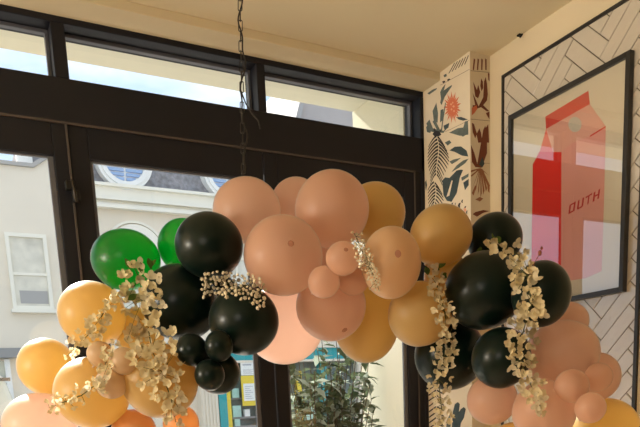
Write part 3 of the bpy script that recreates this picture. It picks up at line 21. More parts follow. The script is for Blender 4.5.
# ------------------------------------------------------------------ materials
def nt(name):
    m = bpy.data.materials.new(name); m.use_nodes = True
    t = m.node_tree; t.nodes.clear()
    o = t.nodes.new('ShaderNodeOutputMaterial')
    return m, t, o
def N(t, kind, **kw):
    n = t.nodes.new(kind)
    for k, v in kw.items():
        if k.startswith('i_'): n.inputs[k[2:].replace('_', ' ')].default_value = v
        else: setattr(n, k, v)
    return n
def rgba(c): return (c[0], c[1], c[2], 1.0)
def mat(name, col, rough=.6, spec=.5, metal=0., var=0., vscale=8., bump=0., bscale=40., coat=0.):
    m, t, o = nt(name)
    p = N(t, 'ShaderNodeBsdfPrincipled')
    p.inputs['Roughness'].default_value = rough
    p.inputs['Specular IOR Level'].default_value = spec
    p.inputs['Metallic'].default_value = metal
    p.inputs['Coat Weight'].default_value = coat
    p.inputs['Base Color'].default_value = rgba(col)
    tc = N(t, 'ShaderNodeTexCoord')
    if var > 0:
        n = N(t, 'ShaderNodeTexNoise'); n.inputs['Scale'].default_value = vscale; n.inputs['Detail'].default_value = 4
        t.links.new(tc.outputs['Object'], n.inputs['Vector'])
        r = N(t, 'ShaderNodeValToRGB')
        r.color_ramp.elements[0].position = .3; r.color_ramp.elements[1].position = .7
        r.color_ramp.elements[0].color = rgba([c * (1 - var) for c in col])
        r.color_ramp.elements[1].color = rgba([min(1, c * (1 + var * .5)) for c in col])
        t.links.new(n.outputs['Fac'], r.inputs['Fac']); t.links.new(r.outputs['Color'], p.inputs['Base Color'])
    if bump > 0:
        n2 = N(t, 'ShaderNodeTexNoise'); n2.inputs['Scale'].default_value = bscale; n2.inputs['Detail'].default_value = 3
        t.links.new(tc.outputs['Object'], n2.inputs['Vector'])
        b = N(t, 'ShaderNodeBump'); b.inputs['Strength'].default_value = bump; b.inputs['Distance'].default_value = .01
        t.links.new(n2.outputs['Fac'], b.inputs['Height']); t.links.new(b.outputs['Normal'], p.inputs['Normal'])
    t.links.new(p.outputs['BSDF'], o.inputs['Surface'])
    return m
def glass_mat(name, refl=.06, ior=1.5, tint=(1, 1, 1)):
    m, t, o = nt(name)
    tr = N(t, 'ShaderNodeBsdfTransparent'); tr.inputs['Color'].default_value = rgba(tint)
    gl = N(t, 'ShaderNodeBsdfGlossy'); gl.inputs['Roughness'].default_value = .0
    fr = N(t, 'ShaderNodeFresnel'); fr.inputs['IOR'].default_value = ior
    ad = N(t, 'ShaderNodeMath', operation='ADD'); ad.inputs[1].default_value = refl; ad.use_clamp = True
    mx = N(t, 'ShaderNodeMixShader')
    ge = N(t, 'ShaderNodeNewGeometry'); inv = N(t, 'ShaderNodeMath', operation='SUBTRACT'); inv.inputs[0].default_value = 1
    mu = N(t, 'ShaderNodeMath', operation='MULTIPLY')      # only the outer face of the pane mirrors
    t.links.new(ge.outputs['Backfacing'], inv.inputs[1])
    t.links.new(fr.outputs['Fac'], ad.inputs[0]); t.links.new(ad.outputs[0], mu.inputs[0]); t.links.new(inv.outputs[0], mu.inputs[1])
    t.links.new(mu.outputs[0], mx.inputs['Fac'])
    t.links.new(tr.outputs[0], mx.inputs[1]); t.links.new(gl.outputs[0], mx.inputs[2])
    t.links.new(mx.outputs[0], o.inputs['Surface'])
    return m
def rubber(name, col, trans, tfac, rough=.38, ior=1.36):
    """latex: diffuse skin that also lets light through, under a soft sheen"""
    m, t, o = nt(name)
    tc = N(t, 'ShaderNodeTexCoord')
    n = N(t, 'ShaderNodeTexNoise'); n.inputs['Scale'].default_value = 14; n.inputs['Detail'].default_value = 2
    t.links.new(tc.outputs['Object'], n.inputs['Vector'])
    r = N(t, 'ShaderNodeValToRGB')
    r.color_ramp.elements[0].color = rgba([c * .93 for c in col]); r.color_ramp.elements[1].color = rgba(col)
    t.links.new(n.outputs['Fac'], r.inputs['Fac'])
    d = N(t, 'ShaderNodeBsdfDiffuse'); t.links.new(r.outputs['Color'], d.inputs['Color'])
    tl = N(t, 'ShaderNodeBsdfTranslucent'); tl.inputs['Color'].default_value = rgba(trans)
    m1 = N(t, 'ShaderNodeMixShader'); m1.inputs['Fac'].default_value = tfac
    t.links.new(d.outputs[0], m1.inputs[1]); t.links.new(tl.outputs[0], m1.inputs[2])
    g = N(t, 'ShaderNodeBsdfGlossy'); g.inputs['Roughness'].default_value = rough
    fr = N(t, 'ShaderNodeFresnel'); fr.inputs['IOR'].default_value = ior
    m2 = N(t, 'ShaderNodeMixShader')
    t.links.new(fr.outputs[0], m2.inputs['Fac']); t.links.new(m1.outputs[0], m2.inputs[1]); t.links.new(g.outputs[0], m2.inputs[2])
    t.links.new(m2.outputs[0], o.inputs['Surface'])
    return m
def petal_mat(name, col, tfac=.4):
    m, t, o = nt(name)
    d = N(t, 'ShaderNodeBsdfDiffuse'); d.inputs['Color'].default_value = rgba(col)
    tl = N(t, 'ShaderNodeBsdfTranslucent'); tl.inputs['Color'].default_value = rgba(col)
    m1 = N(t, 'ShaderNodeMixShader'); m1.inputs['Fac'].default_value = tfac
    t.links.new(d.outputs[0], m1.inputs[1]); t.links.new(tl.outputs[0], m1.inputs[2])
    t.links.new(m1.outputs[0], o.inputs['Surface'])
    return m

M = {}
M['ceiling'] = mat('ceiling_paint', (.67, .59, .41), .75, .3, var=.05, vscale=1.5, bump=.05)
M['wall'] = mat('wall_paint', (.70, .61, .44), .7, .3, var=.05, vscale=2, bump=.06)
M['brown_wall'] = mat('brown_wall_paint', (.10, .07, .05), .7, .3)
M['floor'] = mat('floor_boards', (.36, .25, .16), .5, .4, var=.3, vscale=3)
M['frame'] = mat('black_frame_paint', (.0085, .0092, .0145), .5, .3, var=.2, vscale=6, bump=.04, bscale=25)
M['bead'] = mat('skylit_grey_bead', (.10, .105, .125), .4, .5)  # bluish grey of skylight on the frame steps, put into the colour
M['seal'] = mat('brown_door_seal', (.075, .062, .055), .7, .3)
M['glass'] = glass_mat('clear_pane', .03, 1.45)
M['picture_glass'] = glass_mat('picture_glass', .17, 1.5)
M['grout'] = mat('dark_grout', (.10, .08, .06), .9, .1)
M['border'] = mat('black_edge_trim', (.02, .018, .016), .4, .5)
M['hook'] = mat('black_metal', (.02, .02, .02), .4, .5, metal=.6)
M['chain'] = mat('dark_chain_metal', (.05, .045, .04), .35, .5, metal=.7)
M['cable'] = mat('black_cable', (.015, .013, .012), .5, .4)
def tile_mat():
    m, t, o = nt('glazed_cream_tile')
    p = N(t, 'ShaderNodeBsdfPrincipled'); p.inputs['Roughness'].default_value = .14
    p.inputs['Base Color'].default_value = (.58, .54, .47, 1); p.inputs['Specular IOR Level'].default_value = .8
    p.inputs['Coat Weight'].default_value = .8; p.inputs['Coat Roughness'].default_value = .08
    tc = N(t, 'ShaderNodeTexCoord')
    n = N(t, 'ShaderNodeTexNoise'); n.inputs['Scale'].default_value = 26; n.inputs['Detail'].default_value = 2
    t.links.new(tc.outputs['Object'], n.inputs['Vector'])
    b = N(t, 'ShaderNodeBump'); b.inputs['Strength'].default_value = .45; b.inputs['Distance'].default_value = .006
    t.links.new(n.outputs['Fac'], b.inputs['Height']); t.links.new(b.outputs['Normal'], p.inputs['Normal'])
    t.links.new(p.outputs[0], o.inputs['Surface'])
    return m
M['tile'] = tile_mat()
M['paper_wall'] = mat('cream_wallpaper', (.74, .65, .50), .7, .3, var=.04, vscale=10)
M['ink'] = mat('black_print', (.03, .028, .03), .7, .3)
M['line'] = mat('seam_line', (.28, .22, .16), .8, .2)
M['leaf'] = mat('grey_green_print', (.12, .15, .14), .7, .3, var=.25, vscale=40)
M['leafd'] = mat('slate_print', (.05, .075, .085), .7, .3, var=.25, vscale=40)
M['coral'] = mat('coral_print', (.62, .17, .085), .7, .3)
M['coral2'] = mat('pale_coral_print', (.75, .36, .22), .7, .3)
M['brown'] = mat('red_brown_print', (.18, .055, .03), .7, .3)
M['brown2'] = mat('tan_brown_print', (.33, .15, .08), .7, .3)
M['cream'] = M['paper_wall']
M['art_paper'] = mat('poster_paper', (.72, .66, .52), .7, .2)
M['pink'] = mat('poster_pink', (.76, .38, .33), .7, .2)
M['pinkl'] = mat('poster_pale_pink', (.74, .42, .34), .7, .2)
M['red'] = mat('poster_red', (.74, .035, .022), .7, .2)
M['redo'] = mat('poster_orange_red', (.78, .16, .10), .7, .2)
M['redd'] = mat('poster_deep_red', (.66, .085, .06), .7, .2)
M['grey'] = mat('poster_grey', (.58, .56, .48), .7, .2)
M['let'] = mat('poster_letter_red', (.50, .045, .04), .7, .2)
M['r_pink'] = rubber('pink_latex', (.95, .62, .46), (1.0, .78, .66), .66, .4)
M['r_peach'] = rubber('peach_latex', (.80, .56, .34), (.98, .70, .42), .5, .4)
M['r_amber'] = rubber('amber_latex', (.76, .53, .21), (.93, .67, .26), .52, .4)
M['r_tan'] = rubber('tan_latex', (.80, .60, .38), (.9, .66, .38), .45, .4)
M['r_orange'] = rubber('orange_latex', (.90, .50, .24), (1.0, .58, .26), .6, .4)
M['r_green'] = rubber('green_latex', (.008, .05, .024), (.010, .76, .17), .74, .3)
M['r_dark'] = rubber('dark_green_latex', (.004, .013, .010), (.02, .10, .06), .2, .28, 1.34)  # darker and more opaque than the green latex
M['r_spot'] = mat('thick_latex_spot', (.44, .21, .14), .6, .3)
M['petal'] = petal_mat('cream_petal', (.76, .68, .45), .38)
M['petal2'] = petal_mat('pale_petal', (.78, .72, .54), .42)
M['gyp'] = petal_mat('gypsophila_petal', (.80, .73, .56), .25)
M['stem'] = mat('green_stem', (.10, .11, .035), .7, .3)
M['gleaf'] = petal_mat('green_leaf', (.10, .16, .04), .3)
M['bud'] = mat('red_bud', (.25, .08, .04), .7, .2)

# ------------------------------------------------------------------ mesh helpers
class MB:
    def __init__(s): s.v = []; s.f = []; s.m = []; s.mi = 0; s.sm = []; s.smooth = False
    def add(s, vs, fs):
        b = len(s.v); s.v += [tuple(v) for v in vs]
        for f in fs: s.f.append(tuple(b + i for i in f)); s.m.append(s.mi); s.sm.append(s.smooth)
    def box(s, x0, x1, y0, y1, z0, z1):
        s.add([(x0,y0,z0),(x1,y0,z0),(x1,y1,z0),(x0,y1,z0),(x0,y0,z1),(x1,y0,z1),(x1,y1,z1),(x0,y1,z1)],
              [(0,3,2,1),(4,5,6,7),(0,1,5,4),(1,2,6,5),(2,3,7,6),(3,0,4,7)])
    def prism(s, pts, axis, a, b):
        """2D outline extruded along an axis from a to b"""
        def P(p, t):
            return {'x': (t, p[0], p[1]), 'y': (p[0], t, p[1]), 'z': (p[0], p[1], t)}[axis]
        n = len(pts)
        s.add([P(p, a) for p in pts] + [P(p, b) for p in pts],
              [tuple(range(n))[::-1], tuple(range(n, 2 * n))] + [(i, (i + 1) % n, n + (i + 1) % n, n + i) for i in range(n)])
    def tube(s, path, r, seg=8, closed=False, cap=True):
        path = [Vector(p) for p in path]; n = len(path); rings = []; base = len(s.v)
        up = None
        vs = []
        for i, p in enumerate(path):
            if closed: d = path[(i + 1) % n] - path[i - 1]
            else: d = path[min(i + 1, n - 1)] - path[max(i - 1, 0)]
            d.normalize()
            if up is None: up = d.orthogonal().normalized()
            else:
                up = (up - d * up.dot(d))
                up = up.normalized() if up.length > 1e-6 else d.orthogonal().normalized()
            q = d.cross(up); rr = r[i] if isinstance(r, (list, tuple)) else r
            for k in range(seg):
                a = 2 * PI * k / seg
                vs.append(p + (up * math.cos(a) + q * math.sin(a)) * rr)
        fs = []
        for i in range(n if closed else n - 1):
            j = (i + 1) % n
            for k in range(seg):
                l = (k + 1) % seg
                fs.append((i * seg + k, i * seg + l, j * seg + l, j * seg + k))
        if cap and not closed: fs += [tuple(range(seg))[::-1], tuple((n - 1) * seg + k for k in range(seg))]
        s.add(vs, fs)
    def ring(s, c, r0, r1, y0, y1, seg=48, a0=0., a1=2 * PI):
        """a flat ring standing in the XZ plane, from y0 to y1"""
        full = abs(a1 - a0 - 2 * PI) < 1e-6
        n = seg if full else seg + 1; vs = []
        for k in range(n):
            a = a0 + (a1 - a0) * k / seg; ca, sa = math.cos(a), math.sin(a)
            for (r, y) in ((r0, y0), (r1, y0), (r1, y1), (r0, y1)): vs.append((c[0] + r * ca, y, c[1] + r * sa))
        fs = []
        for k in range(seg):
            j = (k + 1) % n
            for e in range(4): fs.append((k * 4 + e, k * 4 + (e + 1) % 4, j * 4 + (e + 1) % 4, j * 4 + e))
        if not full: fs += [(0, 1, 2, 3), tuple((n - 1) * 4 + e for e in (3, 2, 1, 0))]
        s.add(vs, fs)
    def ball(s, c, r, seg=16, rings=10, sx=1, sy=1, sz=1):
        vs = [(c[0], c[1], c[2] + r * sz)]; fs = []
        for i in range(1, rings):
            t = PI * i / rings
            for k in range(seg):
                a = 2 * PI * k / seg
                vs.append((c[0] + r * sx * math.sin(t) * math.cos(a), c[1] + r * sy * math.sin(t) * math.sin(a), c[2] + r * sz * math.cos(t)))
        vs.append((c[0], c[1], c[2] - r * sz)); L = len(vs) - 1
        for k in range(seg):
            l = (k + 1) % seg
            fs.append((0, 1 + k, 1 + l)); fs.append((L, 1 + (rings - 2) * seg + l, 1 + (rings - 2) * seg + k))
            for i in range(rings - 2):
                a = 1 + i * seg; fs.append((a + k, a + seg + k, a + seg + l, a + l))
        s.add(vs, fs)
    def mesh(s, name, mats):
        me = bpy.data.meshes.new(name); me.from_pydata(s.v, [], s.f); 
        for m in (mats if isinstance(mats, (list, tuple)) else [mats]): me.materials.append(m)
        me.polygons.foreach_set('material_index', s.m); me.polygons.foreach_set('use_smooth', s.sm)
        me.update(); return me
    def build(s, name, mats, parent=None, bevel=0., loc=None, fix=True):
        me = s.mesh(name, mats)
        if fix:
            bm = bmesh.new(); bm.from_mesh(me); bmesh.ops.recalc_face_normals(bm, faces=bm.faces)
            bm.to_mesh(me); bm.free()
        o = bpy.data.objects.new(name, me); COL.objects.link(o)
        if loc: o.location = loc
        if parent is not None: o.parent = parent
        if bevel > 0:
            b = o.modifiers.new('bevel', 'BEVEL'); b.width = bevel; b.segments = 2; b.limit_method = 'ANGLE'
        return o
def tag(o, label, cat, group=None, kind=None):
    if label: o['label'] = label
    if cat: o['category'] = cat
    if group: o['group'] = group
    if kind: o['kind'] = kind
    return o
def empty(name, loc=(0, 0, 0), rotz=0.):
    o = bpy.data.objects.new(name, None); COL.objects.link(o); o.location = loc; o.rotation_euler = (0, 0, rotz)
    o.empty_display_size = .1
    return o
def struct(o, label, cat): return tag(o, label, cat, None, 'structure')
def adopt(child, parent):
    """parent a world-space mesh to a thing whose Empty sits away from the origin"""
    child.parent = parent; child.matrix_parent_inverse = (Matrix.Translation(parent.location) @ parent.rotation_euler.to_matrix().to_4x4()).inverted()
    return child

# ------------------------------------------------------------------ room
ZC = 2.947          # ceiling
YW = 2.80           # inner face of the shopfront
XR = 2.2474         # right wall
b = MB(); b.box(-2.6, 2.5, -3.2, 2.95, -.08, 0); struct(b.build('floor', M['floor']), 'brown board floor of the room, below the view', 'floor')
b = MB(); b.box(-2.6, 2.5, -3.2, 2.95, ZC, ZC + .15); struct(b.build('ceiling', M['ceiling']), 'plain cream painted ceiling', 'ceiling')
b = MB(); b.box(-2.7, -2.6, -3.2, 2.95, 0, ZC); struct(b.build('wall_left', M['wall']), 'cream wall far to the left, outside the view', 'wall')
b = MB(); b.box(-2.7, 2.5, -3.3, -3.2, 0, ZC); struct(b.build('wall_back', M['brown_wall']), 'brown wall behind the camera', 'wall')
b = MB(); b.box(-2.6, -.36, YW, 2.95, 0, ZC); struct(b.build('wall_front', M['wall']), 'cream wall left of the shopfront', 'wall')
wr = MB(); wr.box(XR, 2.5, -3.2, 2.95, 0, ZC)
wall_right = struct(wr.build('wall_right', M['wall']), 'cream wall on the right with a herringbone tile panel', 'wall')
# soffit of the lowered strip above the shopfront
b = MB(); b.box(-2.6, 2.1326, 2.672, YW + .0, 2.913, ZC)
struct(b.build('trim_1', M['ceiling'], bevel=.002), 'narrow lowered cream strip of ceiling above the shopfront', 'trim')

# pillar with printed paper
b = MB(); b.box(2.1326, XR, 2.4669, 2.95, 0, ZC)
pillar = struct(b.build('wall_pillar', M['paper_wall']), 'shallow corner pillar covered with botanical zebra wallpaper', 'pillar')
def art(name, groups, fn, parent, base=None):
    keys = []
    mb = MB()
    for i, (k, pts) in enumerate(groups):
        if k not in keys: keys.append(k)
        mb.mi = keys.index(k)
        mb.add([fn(p, i) for p in pts], [tuple(range(len(pts)))])
    return mb.build(name, [M[k] for k in keys], parent, fix=False)
art('wallpaper_print', [(k, [(max(min(a, 2.799), 2.4675), z) for a, z in pts]) for k, pts in PILLAR_SIDE],
    lambda p, i: (2.1326 - .0004 - i * 4e-6, p[0], p[1]), pillar)
art('wallpaper_print', [(k, [(max(min(a, 2.2468), 2.133), min(z, ZC - .001)) for a, z in pts]) for k, pts in PILLAR_FRONT],
    lambda p, i: (p[0], 2.4669 - .0004 - i * 4e-6, p[1]), pillar)

# herringbone tile panel on the right wall
Y0, Y1, Z0, Z1 = 1.685, 2.375, .62, 2.825     # y range, z range of the tiles
def clip(poly, ax, val, keep_less):
    out = []
    for i in range(len(poly)):
        a, c = poly[i], poly[(i + 1) % len(poly)]
        ia = (a[ax] <= val) == keep_less; ic = (c[ax] <= val) == keep_less
        if ia: out.append(a)
        if ia != ic:
            t = (val - a[ax]) / (c[ax] - a[ax]); out.append((a[0] + t * (c[0] - a[0]), a[1] + t * (c[1] - a[1])))
    return out
U = .0815
tiles = MB(); tiles.smooth = False
def tile(p0, p1, q0, q1):
    g = .022
    quad = [(p0 + g, q0 + g), (p1 - g, q0 + g), (p1 - g, q1 - g), (p0 + g, q1 - g)]
    # p = (z-y)/U, q = (z+y)/U  with z measured from the eye line
    poly = [((q - p) * U / 2, (p + q) * U / 2 + 1.5) for p, q in quad]
    for ax, val, less in ((0, Y1 - .004, True), (0, Y0 + .004, False), (1, Z1 - .004, True), (1, Z0 + .004, False)):
        poly = clip(poly, ax, val, less)
        if len(poly) < 3: return
    cx = sum(p[0] for p in poly) / len(poly); cz = sum(p[1] for p in poly) / len(poly)
    tx, tz = random.gauss(0, .006), random.gauss(0, .006)
    def X(y, z, off): return XR - off - (y - cx) * tx - (z - cz) * tz
    n = len(poly); ins = []
    for (y, z) in poly:
        d = math.hypot(y - cx, z - cz) or 1; ins.append((y - (y - cx) / d * .003, z - (z - cz) / d * .003))
    vs = [(XR - .001, y, z) for y, z in poly] + [(X(y, z, .0055), y, z) for y, z in poly] + [(X(y, z, .0072), y, z) for y, z in ins]
    fs = [tuple(range(2 * n, 3 * n))]
    for i in range(n):
        j = (i + 1) % n; fs += [(i, j, n + j, n + i), (n + i, n + j, 2 * n + j, 2 * n + i)]
    tiles.add(vs, fs)
for j in range(-60, 60):
    for m_ in range(-12, 13):
        p = j - 12.49 + 8 * m_; q = j + 40.6
        tile(p, p + 4, q, q + 1)
        tile(p + 4, p + 5, q - 3, q + 1)
tiles.build('tile_panel', M['tile'], wall_right)
b = MB(); b.box(XR - .003, XR, Y0, Y1, Z0, Z1); b.build('tile_grout', M['grout'], wall_right)
b = MB()
b.box(XR - .012, XR, Y0 - .012, Y1 + .008, Z1 - .004, Z1 + .008)
b.box(XR - .012, XR, Y1 - .004, Y1 + .008, Z0 - .01, Z1 + .008)
b.box(XR - .012, XR, Y0 - .012, Y0 + .002, Z0 - .01, Z1 + .008)
b.box(XR - .012, XR, Y0 - .012, Y1 + .008, Z0 - .012, Z0)
b.build('tile_border', M['border'], wall_right)

# ------------------------------------------------------------------ shopfront
ZT0, ZT1 = 2.708, 2.892      # transom opening
ZH = 2.556                   # door head
JX = [(-.315, .455), (.503, 1.266), (1.304, 2.112)]
b = MB()
b.box(-.36, 2.1326, YW, 2.93, ZH, ZT0)
b.box(-.36, 2.1326, YW, 2.93, ZT1, ZC)
b.box(-.36, -.315, YW, 2.93, ZT0, ZT1); b.box(.455, .503, YW, 2.93, ZT0, ZT1); b.box(1.266, 1.304, YW, 2.93, ZT0, ZT1); b.box(2.112, 2.1326, YW, 2.93, 0, ZT1)
b.box(-.36, -.318, YW, 2.93, 0, ZH)
b.box(2.078, 2.112, YW + .004, 2.93, 0, ZH)
struct(b.build('trim_2', M['frame'], bevel=.003), 'black shopfront frame with header beam above the doors', 'frame')
for i, (x0, x1) in enumerate(JX):
    w_ = empty('window_%d' % (i + 1), (x0, 2.89, ZT0))
    struct(w_, ['transom window above the left door', 'transom window above the middle door, the longest strip of sky', 'transom window nearest the patterned pillar'][i], 'window')
    f_ = MB()
    t_ = .013
    f_.box(x0, x1, 2.865, 2.888, ZT0, ZT0 + t_); f_.box(x0, x1, 2.865, 2.888, ZT1 - t_, ZT1)
    f_.box(x0, x0 + t_, 2.865, 2.888, ZT0 + t_, ZT1 - t_); f_.box(x1 - t_, x1, 2.865, 2.888, ZT0 + t_, ZT1 - t_)
    adopt(f_.build('glazing_bead', M['bead'], bevel=.002), w_)
    f_ = MB(); f_.box(x0, x1, 2.889, 2.895, ZT0, ZT1); adopt(f_.build('window_pane', M['glass']), w_)
doors = [(-.315, .475, -.235, .420, 'glass door on the left with the sash window seen through it'),
         (.475, 1.275, .549, 1.200, 'middle glass door behind the balloons'),
         (1.275, 2.076, 1.340, 2.014, 'glass door nearest the patterned pillar, shrub behind it')]
ZG = 2.436
for i, (x0, x1, g0, g1, lab) in enumerate(doors):
    d_ = empty('door_%d' % (i + 1), ((x0 + x1) / 2, 2.83, 0)); struct(d_, lab, 'door')
    f_ = MB(); ya, yb = YW + .006, 2.85
    x0 += .003; x1 -= .003
    f_.box(x0, g0, ya, yb, .01, ZH - .006); f_.box(g1, x1, ya, yb, .01, ZH - .006)
    f_.box(g0, g1, ya, yb, ZG, ZH - .006); f_.box(g0, g1, ya, yb, .01, .28)
    adopt(f_.build('door_frame', M['frame'], bevel=.003), d_)
    f_ = MB(); f_.box(g0, g0 + .012, 2.815, 2.828, .28, ZG); f_.box(g1 - .022, g1, 2.815, 2.828, .28, ZG); f_.box(g0 + .012, g1 - .022, 2.815, 2.828, ZG - .008, ZG); f_.box(g0 + .012, g1 - .022, 2.815, 2.828, .28, .292)
    adopt(f_.build('glazing_bead', M['bead'], bevel=.002), d_)
    f_ = MB(); f_.box(g0, g1, 2.828, 2.834, .28, ZG); adopt(f_.build('door_pane', M['glass']), d_)
    s_ = MB()
    s_.box(x0 - .003, x1 + .003, YW - .002, YW + .02, ZH - .006, ZH + .001)
    if i == 0: s_.box(x1 - .002, x1 + .005, YW - .002, YW + .02, 0, ZH)
    if i == 2: s_.box(x1 - .002, x1 + .002, YW - .001, YW + .02, 0, ZH)
    adopt(s_.build('door_seal', M['seal']), d_)
lt = empty('door_latch', (.470, YW, 2.30)); tag(lt, 'small black bolt latch on the door joint beside the left glass pane', 'latch')
f_ = MB(); f_.box(.446, .478, YW - .022, YW + .002, 2.314, 2.346); adopt(f_.build('keeper', M['hook'], bevel=.004), lt)
f_ = MB(); f_.box(.468, .494, YW - .030, YW + .002, 2.272, 2.312); adopt(f_.build('bolt_housing', M['hook'], bevel=.004), lt)
f_ = MB(); f_.smooth = True; f_.tube([(.470, YW - .03, 2.345), (.478, YW - .032, 2.268)], .006, 8); adopt(f_.build('bolt', M['chain']), lt)

# small black cable clip where ceiling meets the right wall
ck = empty('ceiling_hook', (2.2, 2.245, ZC)); tag(ck, 'tiny black hook on the ceiling edge above the tile panel', 'hook')
hx, hy = 2.235, 2.282
f_ = MB(); f_.box(hx - .006, hx + .006, hy - .012, hy + .006, ZC - .006, ZC); adopt(f_.build('hook_plate', M['hook'], bevel=.002), ck)
f_ = MB(); f_.smooth = True; f_.tube([(hx, hy - .004, ZC - .005), (hx - .002, hy - .012, ZC - .015), (hx - .004, hy - .026, ZC - .010)], .0035, 8); adopt(f_.build('hook_arm', M['hook']), ck)

# ------------------------------------------------------------------ poster
py0, py1, pz0, pz1 = 1.726, 2.322, 1.834, 2.648
po = empty('framed_poster', (XR, (py0 + py1) / 2, pz0)); tag(po, 'black framed poster of a red and pink drink carton on the tiled wall', 'picture')
xf0, xf1 = XR - .032, XR - .009
fw = .019
f_ = MB()
f_.box(xf0, xf1, py0, py0 + fw, pz0, pz1); f_.box(xf0, xf1, py1 - fw, py1, pz0, pz1)
f_.box(xf0, xf1, py0 + fw, py1 - fw, pz0, pz0 + fw); f_.box(xf0, xf1, py0 + fw, py1 - fw, pz1 - fw, pz1)
adopt(f_.build('picture_frame', M['border'], bevel=.0015), po)
f_ = MB(); f_.box(XR - .017, xf1, py0 + fw, py1 - fw, pz0 + fw, pz1 - fw); adopt(f_.build('backing_paper', M['art_paper']), po)
o = art('carton_print', POSTER_ART, lambda p, i: (XR - .0178 - i * 2e-5, p[0], p[1]), None); adopt(o, po)
f_ = MB(); f_.box(XR - .026, XR - .023, py0 + fw - .002, py1 - fw + .002, pz0 + fw - .002, pz1 - fw + .002); adopt(f_.build('picture_glass', M['picture_glass']), po)

# ------------------------------------------------------------------ balloons
def balloon_mesh(rx, rz, axis, seed):
    """round latex balloon: fuller crown, slight taper to the neck which points along -axis"""
    rnd = random.Random(seed)
    mb = MB(); mb.smooth = True
    seg, rings = 40, 28; vs = []; fs = []
    q = Vector((0, 0, 1)).rotation_difference(axis)
    for i in range(rings + 1):
        t = PI * i / rings
        rr = math.sin(t); zz = math.cos(t)
        if zz < 0:
            k = -zz; zz = -(k + .07 * k ** 4); rr *= 1 - .05 * k ** 3
        for k in range(seg):
            a = 2 * PI * k / seg
            v = q @ Vector((rr * math.cos(a), rr * math.sin(a), zz))
            vs.append((v.x * rx, v.y * rx, v.z * rz))
    for i in range(rings):
        for k in range(seg):
            l = (k + 1) % seg
            if i == 0: fs.append((k, (i + 1) * seg + k, (i + 1) * seg + l))
            elif i == rings - 1: fs.append((i * seg + k, (i + 1) * seg + k, i * seg + l))
            else: fs.append((i * seg + k, (i + 1) * seg + k, (i + 1) * seg + l, i * seg + l))
    mb.add(vs, fs)
    return mb, q
CORE = {'l': Vector((.62, 2.34, 1.74))}
for i, (c, rx, rz, colr, lab, crown) in enumerate(BALLOONS):
    rnd = random.Random(100 + i)
    cv = Vector(c)
    if crown: ax = Vector(crown)
    else: ax = (-Vector(CAM_FWD) + Vector((rnd.uniform(-.9, .9), rnd.uniform(-.5, .3), rnd.uniform(-.2, .9)))).normalized()
    mb, q = balloon_mesh(rx, rz, ax, i)
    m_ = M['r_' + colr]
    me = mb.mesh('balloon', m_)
    bm = bmesh.new(); bm.from_mesh(me); bmesh.ops.remove_doubles(bm, verts=bm.verts, dist=1e-5); bmesh.ops.recalc_face_normals(bm, faces=bm.faces); bm.to_mesh(me); bm.free()
    o = bpy.data.objects.new('balloon', me); COL.objects.link(o); o.location = c
    small = rx < .06
    tag(o, lab, 'balloon', 'small balloons tucked between the large ones' if small else 'large balloons of the garland')
    # knot at the neck
    nd = -ax; base = Vector((nd.x * rx, nd.y * rx, nd.z * rz)) * 1.06
    k = MB(); k.smooth = True
    s_ = .55 if small else 1.
    k.tube([base - nd * .006, base + nd * .006 * s_, base + nd * .010 * s_, base + nd * .016 * s_, base + nd * .022 * s_], [.010 * s_, .005 * s_, .007 * s_, .0045 * s_, .0085 * s_], 10)
    k.build('knot', m_, o)
    if crown:
        k = MB(); k.smooth = True
        R_ = .0065 if small else .0095
        vs = [Vector((0, 0, 1.004))]; fs = []
        for ri in range(1, 4):
            for kk in range(14):
                a = 2 * PI * kk / 14; th = R_ / rx * ri / 3
                vs.append(Vector((math.sin(th) * math.cos(a), math.sin(th) * math.sin(a), math.cos(th) * (1.004 if ri < 3 else 1.0))))
        for kk in range(14):
            l = (kk + 1) % 14; fs.append((0, 1 + kk, 1 + l))
            for ri in range(2): fs.append((1 + ri * 14 + kk, 1 + (ri + 1) * 14 + kk, 1 + (ri + 1) * 14 + l, 1 + ri * 14 + l))
        vv = []
        for v in vs:
            w_ = q @ v; vv.append((w_.x * rx, w_.y * rx, w_.z * rz))
        k.add(vv, fs); sp = k.build('crown_spot', M['r_spot'], o); sp['label'] = 'dark thick spot at the crown'

# ------------------------------------------------------------------ chain
top, bot = Vector(CHAIN[0]), Vector(CHAIN[1])
top.z = ZC
ch = empty('hanging_chain', tuple(top)); tag(ch, 'thin dark chain with a black cable hanging from the ceiling to the garland', 'chain')
d_ = (bot - top); Ltot = d_.length; d_.normalize()
k = MB(); k.smooth = True
pitch = .034; n = int(Ltot / pitch)
e1 = Vector((.89, -.46, 0)); e1 = (e1 - d_ * e1.dot(d_)).normalized(); e2 = d_.cross(e1)
for i in range(n):
    c = top + d_ * (pitch * (i + .5)); e = e1 if i % 2 == 0 else e2
    path = []
    for kk in range(16):
        a = 2 * PI * kk / 16
        path.append(c + d_ * (math.sin(a) * .0065 + (.0125 if math.sin(a) >= 0 else -.0125)) + e * math.cos(a) * .0065)
    k.tube(path, .0016, 6, closed=True)
adopt(k.build('chain_links', M['chain']), ch)
k = MB(); k.smooth = True; path = []
for i in range(60):
    t = i / 59; s_ = t * Ltot * .98
    path.append(top + d_ * s_ + e1 * (.008 * math.sin(t * 17) + .004 * math.sin(t * 41) + .004) + e2 * .007 * math.cos(t * 13))
k.tube(path, .0026, 6); adopt(k.build('cable', M['cable']), ch)
k = MB(); k.smooth = True
p0 = top + d_ * (Ltot * .60)
k.tube([p0, p0 + Vector((.012, 0, -.03)), p0 + Vector((.03, -.01, -.065)), p0 + Vector((.045, -.02, -.085)), p0 + Vector((.05, -.02, -.11))], .0022, 6); adopt(k.build('cable_tail', M['cable']), ch)
